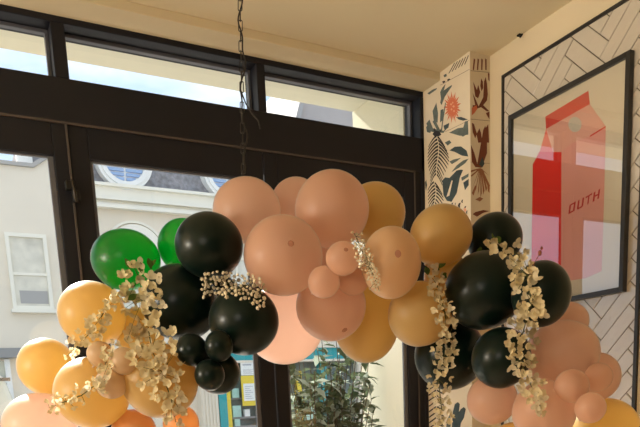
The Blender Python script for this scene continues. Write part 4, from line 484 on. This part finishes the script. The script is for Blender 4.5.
k = MB(); k.smooth = True; k.tube([top, top - Vector((0, 0, .012))], .014, 14); adopt(k.build('ceiling_plate', M['hook']), ch)

# ------------------------------------------------------------------ flowers
def blossom_mesh(name, m_, npet, r, cup, rnd):
    mb = MB(); mb.smooth = True
    for p in range(npet):
        a = 2 * PI * p / npet + rnd.uniform(-.25, .25); L = r * rnd.uniform(.85, 1.1); W = r * rnd.uniform(.42, .55)
        ca, sa = math.cos(a), math.sin(a); vs = []; nu, nv = 4, 3
        for iu in range(nu + 1):
            u = iu / nu; wd = W * (math.sin(PI * min(1, u * .86 + .10)) ** .7)
            for iv in range(nv):
                v = iv - 1
                x = L * u; y = wd * v; z = cup * r * (u ** 1.5) + .18 * r * abs(v) * u - .12 * r * u * u * (1 if p % 2 else -1)
                vs.append((x * ca - y * sa, x * sa + y * ca, z))
        fs = [(iu * nv + iv, iu * nv + iv + 1, (iu + 1) * nv + iv + 1, (iu + 1) * nv + iv) for iu in range(nu) for iv in range(nv - 1)]
        mb.add(vs, fs)
    mb.ball((0, 0, .1 * r), r * .16, 8, 5)
    return mb.mesh(name, m_)
rnd = random.Random(5)
BL = [blossom_mesh('blossom', M['petal'], 4, .0155, .35, rnd), blossom_mesh('blossom', M['petal'], 5, .0145, .55, rnd), blossom_mesh('blossom', M['petal2'], 3, .0165, .3, rnd), blossom_mesh('blossom', M['petal'], 4, .013, .8, rnd)]
def gyp_mesh(r, rnd):
    mb = MB(); mb.smooth = True
    mb.ball((0, 0, 0), r, 8, 6, sz=.8)
    for k in range(5):
        a = 2 * PI * k / 5; mb.ball((r * .75 * math.cos(a), r * .75 * math.sin(a), r * .2), r * .55, 6, 4)
    return mb.mesh('gypsophila_flower', M['gyp'])
GY = [gyp_mesh(.0048, rnd), gyp_mesh(.0038, rnd)]
CAMDIR = -Vector(CAM_FWD)
def leaf_mesh(L, W, m_):
    mb = MB(); mb.smooth = True; vs = []; n = 6
    for i in range(n + 1):
        u = i / n; w_ = W * math.sin(PI * (u * .93 + .035)) * (1 - .25 * u)
        z = -.25 * L * u * u
        vs += [(L * u, -w_, z + .15 * w_), (L * u, 0, z), (L * u, w_, z + .15 * w_)]
    fs = []
    for i in range(n):
        for k in range(2): fs.append((i * 3 + k, i * 3 + k + 1, (i + 1) * 3 + k + 1, (i + 1) * 3 + k))
    mb.add(vs, fs); return mb.mesh('leaf', m_)
LEAF = leaf_mesh(.034, .011, M['gleaf'])
def flowers(name, key, label, cat, group, gyp=False, leaves=(), scale=1., bud=None):
    line, pts = STRANDS[key]
    root = empty(name, line[0]); tag(root, label, cat, group)
    rv = Vector(line[0]); rnd = random.Random(key)
    s_ = MB(); s_.smooth = True
    lv = [Vector(p) - rv for p in line]
    # keep the stem lifted off the balloons
    lv = [p + CAMDIR * .006 for p in lv]
    s_.tube(lv, .0016, 6)
    for p in pts[::2]:
        pv = Vector(p) - rv; near = min(lv, key=lambda q_: (q_ - pv).length)
        s_.tube([near, (near + pv) / 2 + Vector((0, 0, .004)), pv], .0007, 4)
    s_.build('stem', M['stem'], root)
    src = GY if gyp else BL
    protos = []
    for me in src:
        o_ = bpy.data.objects.new('gypsophila_flower' if gyp else 'blossom', me); protos.append(o_)
    for i, p in enumerate(pts):
        o_ = protos[i] if i < len(protos) else protos[rnd.randrange(len(protos))].copy()
        COL.objects.link(o_); o_.parent = root
        o_.location = Vector(p) - rv
        dirv = (CAMDIR + Vector((rnd.uniform(-.9, .9), rnd.uniform(-.9, .9), rnd.uniform(-.9, .7)))).normalized()
        o_.rotation_mode = 'QUATERNION'
        o_.rotation_quaternion = Vector((0, 0, 1)).rotation_difference(dirv) @ Quaternion((0, 0, 1), rnd.uniform(0, 6.28))
        k_ = rnd.uniform(.8, 1.15) * scale; o_.scale = (k_, k_, k_)
    for i, p in enumerate(leaves):
        o_ = bpy.data.objects.new('leaf', LEAF); COL.objects.link(o_); o_.parent = root
        o_.location = Vector(p) - rv
        o_.rotation_mode = 'QUATERNION'
        o_.rotation_quaternion = Vector((0, 0, 1)).rotation_difference((CAMDIR + Vector((rnd.uniform(-.6, .6), 0, rnd.uniform(-.5, .5)))).normalized()) @ Quaternion((0, 0, 1), rnd.uniform(0, 6.28))
    if bud:
        k_ = MB(); k_.smooth = True; bv = Vector(bud) - rv
        k_.tube([lv[3], (lv[3] + bv) / 2 + Vector((0, 0, .006)), bv], .001, 5); k_.ball(bv, .005, 8, 6, sz=1.6); k_.ball(bv + Vector((.006, 0, .014)), .003, 8, 6, sz=1.8)
        o_ = k_.build('bud', M['bud'], root); o_['label'] = 'small red bud'
    return root
G_ = 'artificial flower sprays on the garland'
flowers('blossom_strand', 'left', 'thick hanging strand of cream blossoms between the amber and the left dark balloons', 'flowers', G_, leaves=LEAVES['left'], scale=1.2)
flowers('blossom_spray', 'spray_a', 'sparse cream petal spray across the amber balloon below the bright green one', 'flowers', G_, scale=.9)
flowers('blossom_spray', 'spray_b', 'short cream petal spray hanging over the tiny tan balloons', 'flowers', G_, scale=.8)
flowers('blossom_spray', 'spray_c', 'cream petal spray reaching sideways over the bottom left pink and amber balloons', 'flowers', G_, scale=.75)
flowers('blossom_strand', 'right', 'thick hanging strand of cream blossoms on the right dark balloons, red bud on top', 'flowers', G_, leaves=LEAVES['right'], scale=1.0, bud=BUD)
flowers('blossom_strand', 'thin', 'thin hanging strand of cream blossoms between the amber and biggest dark balloon', 'flowers', G_, leaves=LEAVES['thin'], scale=.85)
flowers('gypsophila_sprig', 'gyp_left', 'white gypsophila sprig on the left dark green balloons', 'flowers', G_, gyp=True, scale=1.1)
flowers('gypsophila_sprig', 'gyp_right', 'white gypsophila sprig between the small pink and the peach balloon', 'flowers', G_, gyp=True, scale=.85)

# ------------------------------------------------------------------ outdoors
M['render_cream'] = mat('cream_render', (.77, .70, .59), .85, .2, var=.06, vscale=.8, bump=.1, bscale=12)
M['render_yellow'] = mat('pale_yellow_render', (.74, .71, .57), .85, .2, var=.05, vscale=.8)
M['canopy_paint'] = mat('canopy_paint', (.60, .59, .50), .85, .2, var=.05, vscale=1)
M['white'] = mat('white_paint', (.82, .82, .80), .6, .3, var=.04, vscale=2)
M['pale_stone'] = mat('pale_stone', (.82, .79, .70), .8, .2, var=.04, vscale=2)
M['slate'] = mat('grey_slate', (.25, .25, .27), .8, .3, var=.35, vscale=9, bump=.3, bscale=8)
M['coping'] = mat('grey_coping', (.40, .39, .38), .8, .2)
M['dark_glass'] = mat('shaded_window_glass', (.33, .36, .33), .08, .8, var=.35, vscale=1.2)
M['blind'] = mat('cream_blind', (.70, .67, .58), .7, .3, var=.2, vscale=3)
M['blue_shutter'] = mat('blue_shutter', (.30, .43, .66), .6, .3)
M['teal'] = mat('teal_paint', (.03, .33, .36), .5, .4)
M['yellow'] = mat('yellow_paint', (.80, .60, .06), .5, .4)
M['paper'] = mat('white_paper', (.82, .83, .80), .8, .2)
M['grey_print'] = mat('grey_print', (.45, .45, .48), .8, .2)
M['road'] = mat('asphalt', (.26, .25, .24), .9, .2, var=.2, vscale=20)
M['paving'] = mat('pale_paving', (.58, .55, .48), .85, .2, var=.15, vscale=3)
M['mauve'] = mat('grey_mauve_render', (.46, .42, .40), .85, .2, var=.08, vscale=1)
M['van'] = mat('silver_van_paint', (.52, .53, .50), .3, .5, coat=.5)
M['tyre'] = mat('tyre_rubber', (.03, .03, .03), .8, .2)
M['van_glass'] = mat('dark_van_glass', (.10, .11, .10), .06, .8)
M['chrome'] = mat('chrome', (.7, .7, .7), .2, .5, metal=1)
M['lamp_red'] = mat('red_lens', (.4, .03, .02), .3, .5)
M['shop_dark'] = mat('shop_interior', (.16, .20, .19), .7, .3, var=.5, vscale=2)
M['mint'] = mat('mint_box', (.40, .62, .55), .6, .3, var=.2, vscale=5)
M['grey_metal'] = mat('grey_metal', (.28, .28, .28), .5, .4)
M['pot'] = mat('terracotta_pot', (.34, .18, .11), .8, .2, var=.1, vscale=6)
M['shrub'] = petal_mat('shrub_leaf', (.11, .15, .085), .25)
M['shrub2'] = petal_mat('shrub_leaf_light', (.40, .47, .40), .25)
M['bark'] = mat('bark', (.12, .09, .06), .9, .1)

b = MB(); b.box(-30, 40, 2.95, 6.2, -.14, -.02); struct(b.build('pavement', M['paving']), 'pale pavement outside the shopfront', 'pavement')
b = MB(); b.box(-30, 40, 6.2, 14.5, -.24, -.14); struct(b.build('road', M['road']), 'grey street between the buildings', 'road')
b = MB(); b.box(-30, 40, 14.5, 26, -.18, -.02); struct(b.build('pavement', M['paving']), 'pale pavement in front of the houses opposite', 'pavement')
# own building outside: canopy and side pier
b = MB(); b.box(-2.6, 2.12, 2.93, 3.42, 3.05, 3.22); struct(b.build('canopy', M['canopy_paint'], bevel=.004), 'pale canopy slab over the shopfront outside', 'canopy')
b = MB(); b.box(2.12, 3.4, 2.95, 3.43, 0, 5.0); struct(b.build('wall_outside', M['render_yellow']), 'pale yellow pier wall outside, right of the shopfront', 'wall')
b = MB(); b.box(-2.7, 3.4, 2.82, 2.95, ZC + .15, 5.0); struct(b.build('wall_upper', M['render_yellow']), 'outer wall above the shopfront', 'wall')

def sash(parent, x0, x1, z0, z1, y, rows=2):
    fr = MB(); t = .085
    fr.box(x0 - t, x1 + t, y - .10, y + .0, z0 - t, z0); fr.box(x0 - t, x1 + t, y - .08, y, z1, z1 + t)
    fr.box(x0 - t, x0, y - .08, y, z0, z1); fr.box(x1, x1 + t, y - .08, y, z0, z1)
    zm = (z0 + z1) / 2 - .05
    fr.box(x0, x1, y - .06, y, zm - .03, zm + .03)
    fr.box(x0 - t - .05, x1 + t + .05, y - .18, y, z0 - t - .08, z0 - t)
    f_ = adopt(fr.build('sash_window', M['pale_stone']), parent)
    p_ = MB(); p_.box(x0, x1, y - .03, y - .01, z0, z1); o = p_.build('pane', M['blind']); o.parent = f_; 
    p_ = MB(); p_.box(x0 + .10, x1 - .02, y - .035, y - .028, z0 + .06, z0 + .36); o = p_.build('lower_shade', M['coping']); o.parent = f_
    return f_
# left house
h = empty('cream_house', (0, 18, 0)); tag(h, 'cream rendered house opposite with a white sash window, left of the slate-roofed house', 'building')
w_ = MB(); w_.box(-9, 2.2, 18, 24, 0, 7.17); w_.prism([(2.2, 0), (3.25, 0), (3.25, 7.9), (2.2, 7.17)], 'y', 18, 18.16); adopt(w_.build('wall', M['render_cream']), h)
w_ = MB(); w_.prism([(-9.1, 7.17), (2.2, 7.17), (3.3, 7.93), (3.3, 8.02), (2.17, 7.25), (-9.1, 7.25)], 'y', 17.92, 18.17); adopt(w_.build('coping', M['coping']), h)
w_ = MB(); w_.box(1.89, 2.24, 18.3, 18.49, 7.2, 8.6); w_.box(1.85, 2.28, 18.26, 18.5, 8.6, 8.72); adopt(w_.build('chimney', M['white']), h)
sash(h, 1.47, 2.22, 4.00, 5.58, 18)
sash(h, -.9, -.2, 4.00, 5.58, 18); sash(h, -3.4, -2.7, 4.00, 5.58, 18)
w_ = MB(); w_.box(-9, 1.9, 17.75, 18, 2.78, 3.0); adopt(w_.build('shop_fascia', M['grey_metal']), h)
w_ = MB(); w_.box(-8.5, 1.1, 17.97, 18.02, .5, 2.72); adopt(w_.build('shop_pane', M['dark_glass']), h)
w_ = MB()
for x in (-8.5, -5.3, -2.1, 1.1): w_.box(x - .06, x + .06, 17.9, 18.03, 0, 2.75)
w_.box(-8.5, 1.1, 17.92, 18.03, 2.2, 2.3); w_.box(-8.5, 1.1, 17.9, 18.03, 0, .5)
adopt(w_.build('shop_frame', M['white']), h)

# slate-roofed house
h = empty('town_house', (8, 18.2, 0)); tag(h, 'cream town house opposite with slate mansard roof and round windows', 'building')
w_ = MB(); w_.box(3.3, 16.5, 18.2, 24, 0, 6.45); adopt(w_.build('wall', M['render_cream']), h)
w_ = MB(); w_.box(3.3, 16.6, 18.05, 24, 6.45, 6.98); w_.box(3.3, 16.6, 17.93, 18.1, 6.42, 6.52); w_.box(3.3, 16.6, 17.88, 18.1, 6.60, 6.66); w_.box(3.3, 16.6, 17.92, 18.1, 6.93, 7.0)
adopt(w_.build('cornice', M['pale_stone']), h)
w_ = MB(); w_.prism([(18.2, 6.98), (24, 6.98), (23.5, 8.9), (18.7, 8.9)], 'x', 2.25, 16.5); adopt(w_.build('roof', M['slate']), h)
for i in range(4):
    cx = 4.38 + 2.75 * i; cz = 7.60
    w_ = MB(); w_.smooth = False; w_.ring((cx, cz), .50, .70, 18.02, 18.5); w_.ring((cx, cz), .56, .62, 17.98, 18.3)
    oc = adopt(w_.build('round_window', M['white']), h)
    p_ = MB(); p_.ring((cx, cz), .01, .51, 18.15, 18.19, 40); o = p_.build('pane', M['white']); o.parent = oc
    s_ = MB()
    for k_ in range(9):
        z = cz - .42 + k_ * .105; hw = math.sqrt(max(.0, .49 ** 2 - (z - cz) ** 2))
        s_.box(cx - hw, cx - .03, 18.10, 18.15, z - .034, z + .034); s_.box(cx + .03, cx + hw, 18.10, 18.15, z - .034, z + .034)
    o = s_.build('louvre_shutter', M['blue_shutter']); o.parent = oc
    # arched window below
    ax_ = 4.50 + 2.75 * i; az = 5.40
    w_ = MB(); w_.ring((ax_, az), .50, .70, 18.08, 18.25, 28, 0, PI); w_.box(ax_ - .70, ax_ - .5, 18.08, 18.25, 3.75, az); w_.box(ax_ + .5, ax_ + .70, 18.08, 18.25, 3.75, az); w_.box(ax_ - .8, ax_ + .8, 18.0, 18.25, 3.62, 3.75)
    w_.ring((ax_, az), .74, .80, 18.12, 18.25, 28, 0, PI)
    aw = adopt(w_.build('arched_window', M['pale_stone']), h)
    p_ = MB(); p_.ring((ax_, az), .01, .51, 18.17, 18.21, 28, 0, PI); p_.box(ax_ - .51, ax_ + .51, 18.17, 18.21, 3.75, az); o = p_.build('pane', M['blind']); o.parent = aw
    p_ = MB(); p_.box(ax_ - .025, ax_ + .025, 18.13, 18.18, 3.75, az + .5)
    for z in (4.3, 4.85, 5.4): p_.box(ax_ - .5, ax_ + .5, 18.13, 18.18, z - .02, z + .02)
    o = p_.build('glazing_bar', M['pale_stone']); o.parent = aw
# its teal shop
w_ = MB(); w_.box(5.4, 15, 17.8, 18.2, 2.62, 2.95); adopt(w_.build('shop_fascia', M['teal']), h)
w_ = MB(); w_.box(5.4, 15, 17.7, 18.2, 2.95, 3.10); w_.box(5.4, 15, 17.78, 18.2, 2.56, 2.62); adopt(w_.build('fascia_moulding', M['render_cream']), h)
for x in (5.83, 10.9):
    w_ = MB(); w_.box(x, x + .5, 17.86, 18.2, 0, 2.56)
    for k_ in range(5): w_.box(x + .03 + k_ * .095, x + .08 + k_ * .095, 17.83, 17.87, .2, 2.45)
    adopt(w_.build('pilaster', M['render_cream']), h)
w_ = MB(); w_.box(6.35, 6.58, 17.84, 18.2, 0, 2.56); w_.box(9.6, 9.8, 17.84, 18.2, 0, 2.56); adopt(w_.build('shop_post', M['teal']), h)
w_ = MB(); w_.box(6.58, 6.72, 17.9, 18.2, 0, 2.56); w_.box(8.83, 8.98, 17.9, 18.2, 0, 2.3); adopt(w_.build('shop_post', M['yellow']), h)
w_ = MB(); w_.box(6.72, 10.9, 18.10, 18.2, 0, 2.56); adopt(w_.build('shop_pane', M['shop_dark']), h)
w_ = MB(); w_.box(6.72, 7.52, 17.9, 18.1, 0, .80); w_.box(8.98, 9.6, 17.9, 18.1, 0, .80); w_.box(7.52, 7.64, 17.86, 18.2, 0, 2.56); w_.box(6.72, 7.5, 17.98, 18.1, 1.0, 1.06); w_.box(6.72, 7.5, 17.98, 18.1, 1.55, 1.6); adopt(w_.build('shop_frame', M['grey_metal']), h)
DI = ['pale mint display box lowest in the shop window opposite', 'pale mint display box by the yellow post opposite', 'white display box under the yellow notice opposite', 'mint display box on the shelf left of the yellow notice opposite', 'pale mint display box right of the yellow pole behind the shrub']
for i, (x, z, s_, m_) in enumerate([(6.80, .80, .2, 'mint'), (6.76, 1.06, .32, 'mint'), (7.12, 1.06, .2, 'white'), (6.78, 1.60, .26, 'mint'), (9.05, .8, .5, 'mint')]):
    w_ = MB(); w_.box(x, x + s_ * .8, 17.92, 18.08, z, z + s_); w_.box(x + .02, x + s_ * .8 - .02, 17.915, 17.92, z + s_ * .3, z + s_ * .7)
    tag(w_.build('display_box', M[m_], bevel=.006), DI[i], 'box', 'boxes in the shop window opposite')
# notices
n_ = empty('notice', (7.24, 17.8, 1.38)); tag(n_, 'yellow notice with a white sheet, seen under the left dark balloons', 'notice')
w_ = MB(); w_.box(7.03, 7.46, 17.80, 17.84, 1.36, 2.20); adopt(w_.build('notice_board', M['yellow'], bevel=.006), n_)
w_ = MB(); w_.box(7.08, 7.41, 17.79, 17.80, 1.50, 1.98); adopt(w_.build('sheet', M['paper']), n_)
w_ = MB()
for k_ in range(7): w_.box(7.12, 7.36 - (k_ % 3) * .05, 17.786, 17.79, 1.56 + k_ * .055, 1.575 + k_ * .055)
adopt(w_.build('print_lines', M['grey_print']), n_)
n_ = empty('notice', (7.25, 17.8, 2.2)); tag(n_, 'white paper notice above the yellow one', 'notice')
w_ = MB(); w_.box(7.04, 7.47, 17.80, 17.83, 2.21, 2.60); adopt(w_.build('sheet', M['paper'], bevel=.004), n_)
w_ = MB(); w_.box(7.10, 7.36, 17.796, 17.80, 2.48, 2.52)
for k_ in range(5): w_.box(7.10, 7.42 - (k_ % 2) * .07, 17.796, 17.80, 2.25 + k_ * .027, 2.26 + k_ * .027)
adopt(w_.build('print_lines', M['grey_print']), n_)
# far building
h = empty('mauve_building', (13, 25, 0)); tag(h, 'tall grey building with a sloping roof edge seen in the right transom window', 'building')
w_ = MB(); w_.prism([(11.0, 0), (18, 0), (18, 14), (13.2, 14), (12.4, 11.75), (11.0, 10.4)], 'y', 24.2, 30); adopt(w_.build('wall', M['mauve']), h)
w_ = MB(); w_.prism([(10.9, 10.35), (11.0, 10.25), (12.5, 11.7), (13.3, 14.0), (13.15, 14.1), (12.35, 11.85)], 'y', 24.0, 30); adopt(w_.build('roof_edge', M['coping']), h)

# van
h = empty('van', (-1.6, 8.9, -.14)); tag(h, 'silver van parked in the street below the sash window, roof edge visible', 'vehicle')
prof = [(-4.6, .35), (.30, .35), (.50, .5), (.56, 1.1), (.52, 1.6), (.44, 1.88), (.25, 1.99), (-.2, 2.03), (-2.8, 2.03), (-3.3, 1.95), (-4.0, 1.25), (-4.8, 1.0), (-4.9, .5)]
w_ = MB(); w_.prism(prof, 'y', 8.0, 9.8); adopt(w_.build('van_body', M['van'], bevel=.05), h)
for (x0, x1) in ((-.75, .36), (-2.0, -.85), (-3.1, -2.1)):
    w_ = MB(); w_.prism([(x0, 1.30), (x1, 1.30), (x1 - .05, 1.78), (x0 + .02, 1.78)], 'y', 7.985, 8.01); adopt(w_.build('van_window', M['van_glass']), h)
w_ = MB(); w_.box(-4.0, .50, 7.97, 8.01, 1.83, 1.865); adopt(w_.build('roof_rail', M['chrome']), h)
w_ = MB(); w_.box(.50, .575, 8.02, 8.14, 1.0, 1.5); adopt(w_.build('tail_light', M['lamp_red']), h)
w_ = MB(); w_.box(.45, .66, 7.98, 9.82, .32, .55); adopt(w_.build('bumper', M['grey_metal'], bevel=.02), h)
for x in (-.55, -3.9):
    for y in (8.02, 9.6):
        w_ = MB(); w_.smooth = False; w_.ring((x, .19), .20, .33, y - .02, y + .18, 28); w_.ring((x, .19), .02, .2, y, y + .14, 20); adopt(w_.build('wheel', M['tyre']), h)

# potted shrub outside the right door
h = empty('potted_shrub', (1.80, 3.22, -.02)); tag(h, 'leafy green shrub standing outside the right glass door', 'plant')
w_ = MB(); w_.smooth = True
prof = [(.001, 0), (.13, 0), (.17, .32), (.19, .33), (.19, .37), (.165, .37), (.155, .30), (.001, .29)]
vs = []; fs = []
for (r, z) in prof:
    for k_ in range(24): a = 2 * PI * k_ / 24; vs.append((1.80 + r * math.cos(a), 3.22 + r * math.sin(a), z - .02))
for i in range(len(prof) - 1):
    for k_ in range(24): l = (k_ + 1) % 24; fs.append((i * 24 + k_, i * 24 + l, (i + 1) * 24 + l, (i + 1) * 24 + k_))
w_.add(vs, fs); adopt(w_.build('pot', M['pot']), h)
rnd = random.Random(21)
st = MB(); st.smooth = True; fo = MB(); fo.smooth = True
def bigleaf(p, d, up, L, W, mi):
    fo.mi = mi
    d = d.normalized(); s_ = d.cross(up).normalized(); nrm = s_.cross(d)
    vs = []; prof = [(0, .05), (.18, .75), (.36, .55), (.5, .85), (.7, .45), (1, .02)]
    for (u, wv) in prof:
        c = p + d * (L * u) - nrm * (.3 * L * u * u)
        vs += [c - s_ * W * wv + nrm * .15 * W * wv, c, c + s_ * W * wv + nrm * .15 * W * wv]
    fs = [(i * 3 + k_, i * 3 + k_ + 1, i * 3 + k_ + 4, i * 3 + k_ + 3) for i in range(len(prof) - 1) for k_ in range(2)]
    fo.add(vs, fs)
base = Vector((1.80, 3.22, .28))
for sidx in range(64):
    a = rnd.uniform(0, 2 * PI); rr = .30 * math.sqrt(rnd.random())
    tip = Vector((1.80 + rr * math.cos(a), 3.20 + rr * .65 * math.sin(a), rnd.uniform(1.1, 1.86)))
    tip.x = min(tip.x, 2.05); tip.y = max(tip.y, 3.0)
    if sidx < 4: tip = Vector((1.98 + .01 * sidx, 3.10 + .02 * sidx, 1.30 + .09 * sidx))
    p0 = base + Vector((rnd.uniform(-.06, .06), rnd.uniform(-.06, .06), 0))
    mid = (p0 + tip) / 2 + Vector((rnd.uniform(-.06, .06), rnd.uniform(-.05, .05), .1))
    path = []
    for k_ in range(9):
        t = k_ / 8; path.append(p0 * (1 - t) ** 2 + mid * 2 * t * (1 - t) + tip * t * t)
    st.tube(path, [.006 - .004 * k_ / 8 for k_ in range(9)], 5)
    for k_ in range(40):
        t = rnd.uniform(.3, 1.0); q_ = p0 * (1 - t) ** 2 + mid * 2 * t * (1 - t) + tip * t * t
        dv = Vector((rnd.uniform(-1, 1), rnd.uniform(-1, .8), rnd.uniform(-.7, .7)))
        if q_.x > 2.03: dv.x = -abs(dv.x)
        if q_.y < 3.03: dv.y = abs(dv.y)
        bigleaf(q_ + dv * .01, dv, Vector((rnd.uniform(-.5, .5), rnd.uniform(-.5, .5), 1)), rnd.uniform(.05, .085), rnd.uniform(.018, .030), 0 if rnd.random() < .7 else 1)
adopt(st.build('stem', M['bark']), h); adopt(fo.build('foliage', [M['shrub'], M['shrub2']], fix=False), h)

# ------------------------------------------------------------------ light
w = bpy.data.worlds.new('sky'); sc.world = w; w.use_nodes = True
t = w.node_tree; t.nodes.clear()
o = t.nodes.new('ShaderNodeOutputWorld'); bg = t.nodes.new('ShaderNodeBackground')
tc = t.nodes.new('ShaderNodeTexCoord')
mp = t.nodes.new('ShaderNodeMapping'); mp.inputs['Scale'].default_value = (2.2, 2.2, 5.0)
nz = t.nodes.new('ShaderNodeTexNoise'); nz.inputs['Scale'].default_value = 1.6; nz.inputs['Detail'].default_value = 5
cr = t.nodes.new('ShaderNodeValToRGB')
cr.color_ramp.elements[0].position = .44; cr.color_ramp.elements[0].color = (.55, .74, .95, 1)
cr.color_ramp.elements[1].position = .62; cr.color_ramp.elements[1].color = (1, .98, .95, 1)
t.links.new(tc.outputs['Generated'], mp.inputs['Vector']); t.links.new(mp.outputs['Vector'], nz.inputs['Vector'])
t.links.new(nz.outputs['Fac'], cr.inputs['Fac']); t.links.new(cr.outputs['Color'], bg.inputs['Color'])
bg.inputs['Strength'].default_value = 1.35
t.links.new(bg.outputs[0], o.inputs['Surface'])
def light(name, kind, loc, energy, col, **kw):
    l = bpy.data.lights.new(name, kind); l.energy = energy; l.color = col
    for k_, v in kw.items(): setattr(l, k_, v)
    ob = bpy.data.objects.new(name, l); COL.objects.link(ob); ob.location = loc
    return ob
s_ = light('sun', 'SUN', (0, 0, 12), 15.0, (1, .95, .86), angle=.02)
s_.rotation_euler = Vector((.09, -.75, -.64)).to_track_quat('-Z', 'Y').to_euler()
WARM = (1, .92, .81)
light('fill_light', 'POINT', (-2.0, 2.15, 1.9), 140, WARM, shadow_soft_size=.22)  # added unseen fill, stands in for daylight bouncing in from the street
light('fill_light', 'POINT', (-1.5, -.7, 2.1), 50, WARM, shadow_soft_size=.5)  # added soft fill out of view, brightens the balloon fronts

# ------------------------------------------------------------------ camera
cam = bpy.data.cameras.new('camera'); co = bpy.data.objects.new('camera', cam); COL.objects.link(co)
R_ = Matrix((CAM_RIGHT, CAM_UP, tuple(-c for c in CAM_FWD))).transposed()
co.matrix_world = Matrix.Translation((0, 0, 1.5)) @ R_.to_4x4()
cam.sensor_fit = 'HORIZONTAL'; cam.sensor_width = 36; cam.lens = 36 * 662.46 / 640
cam.shift_x = 0; cam.shift_y = (514.92 - 213.5) / 640
cam.clip_start = .02; cam.clip_end = 300
sc.camera = co
vs_ = sc.view_settings; vs_.view_transform = 'Standard'; vs_.look = 'None'; vs_.exposure = 0; vs_.gamma = 1; vs_.use_curve_mapping = False
cy = sc.cycles
cy.use_denoising = True; cy.max_bounces = 10; cy.diffuse_bounces = 6; cy.transparent_max_bounces = 16; cy.transmission_bounces = 8
cy.sample_clamp_indirect = 6
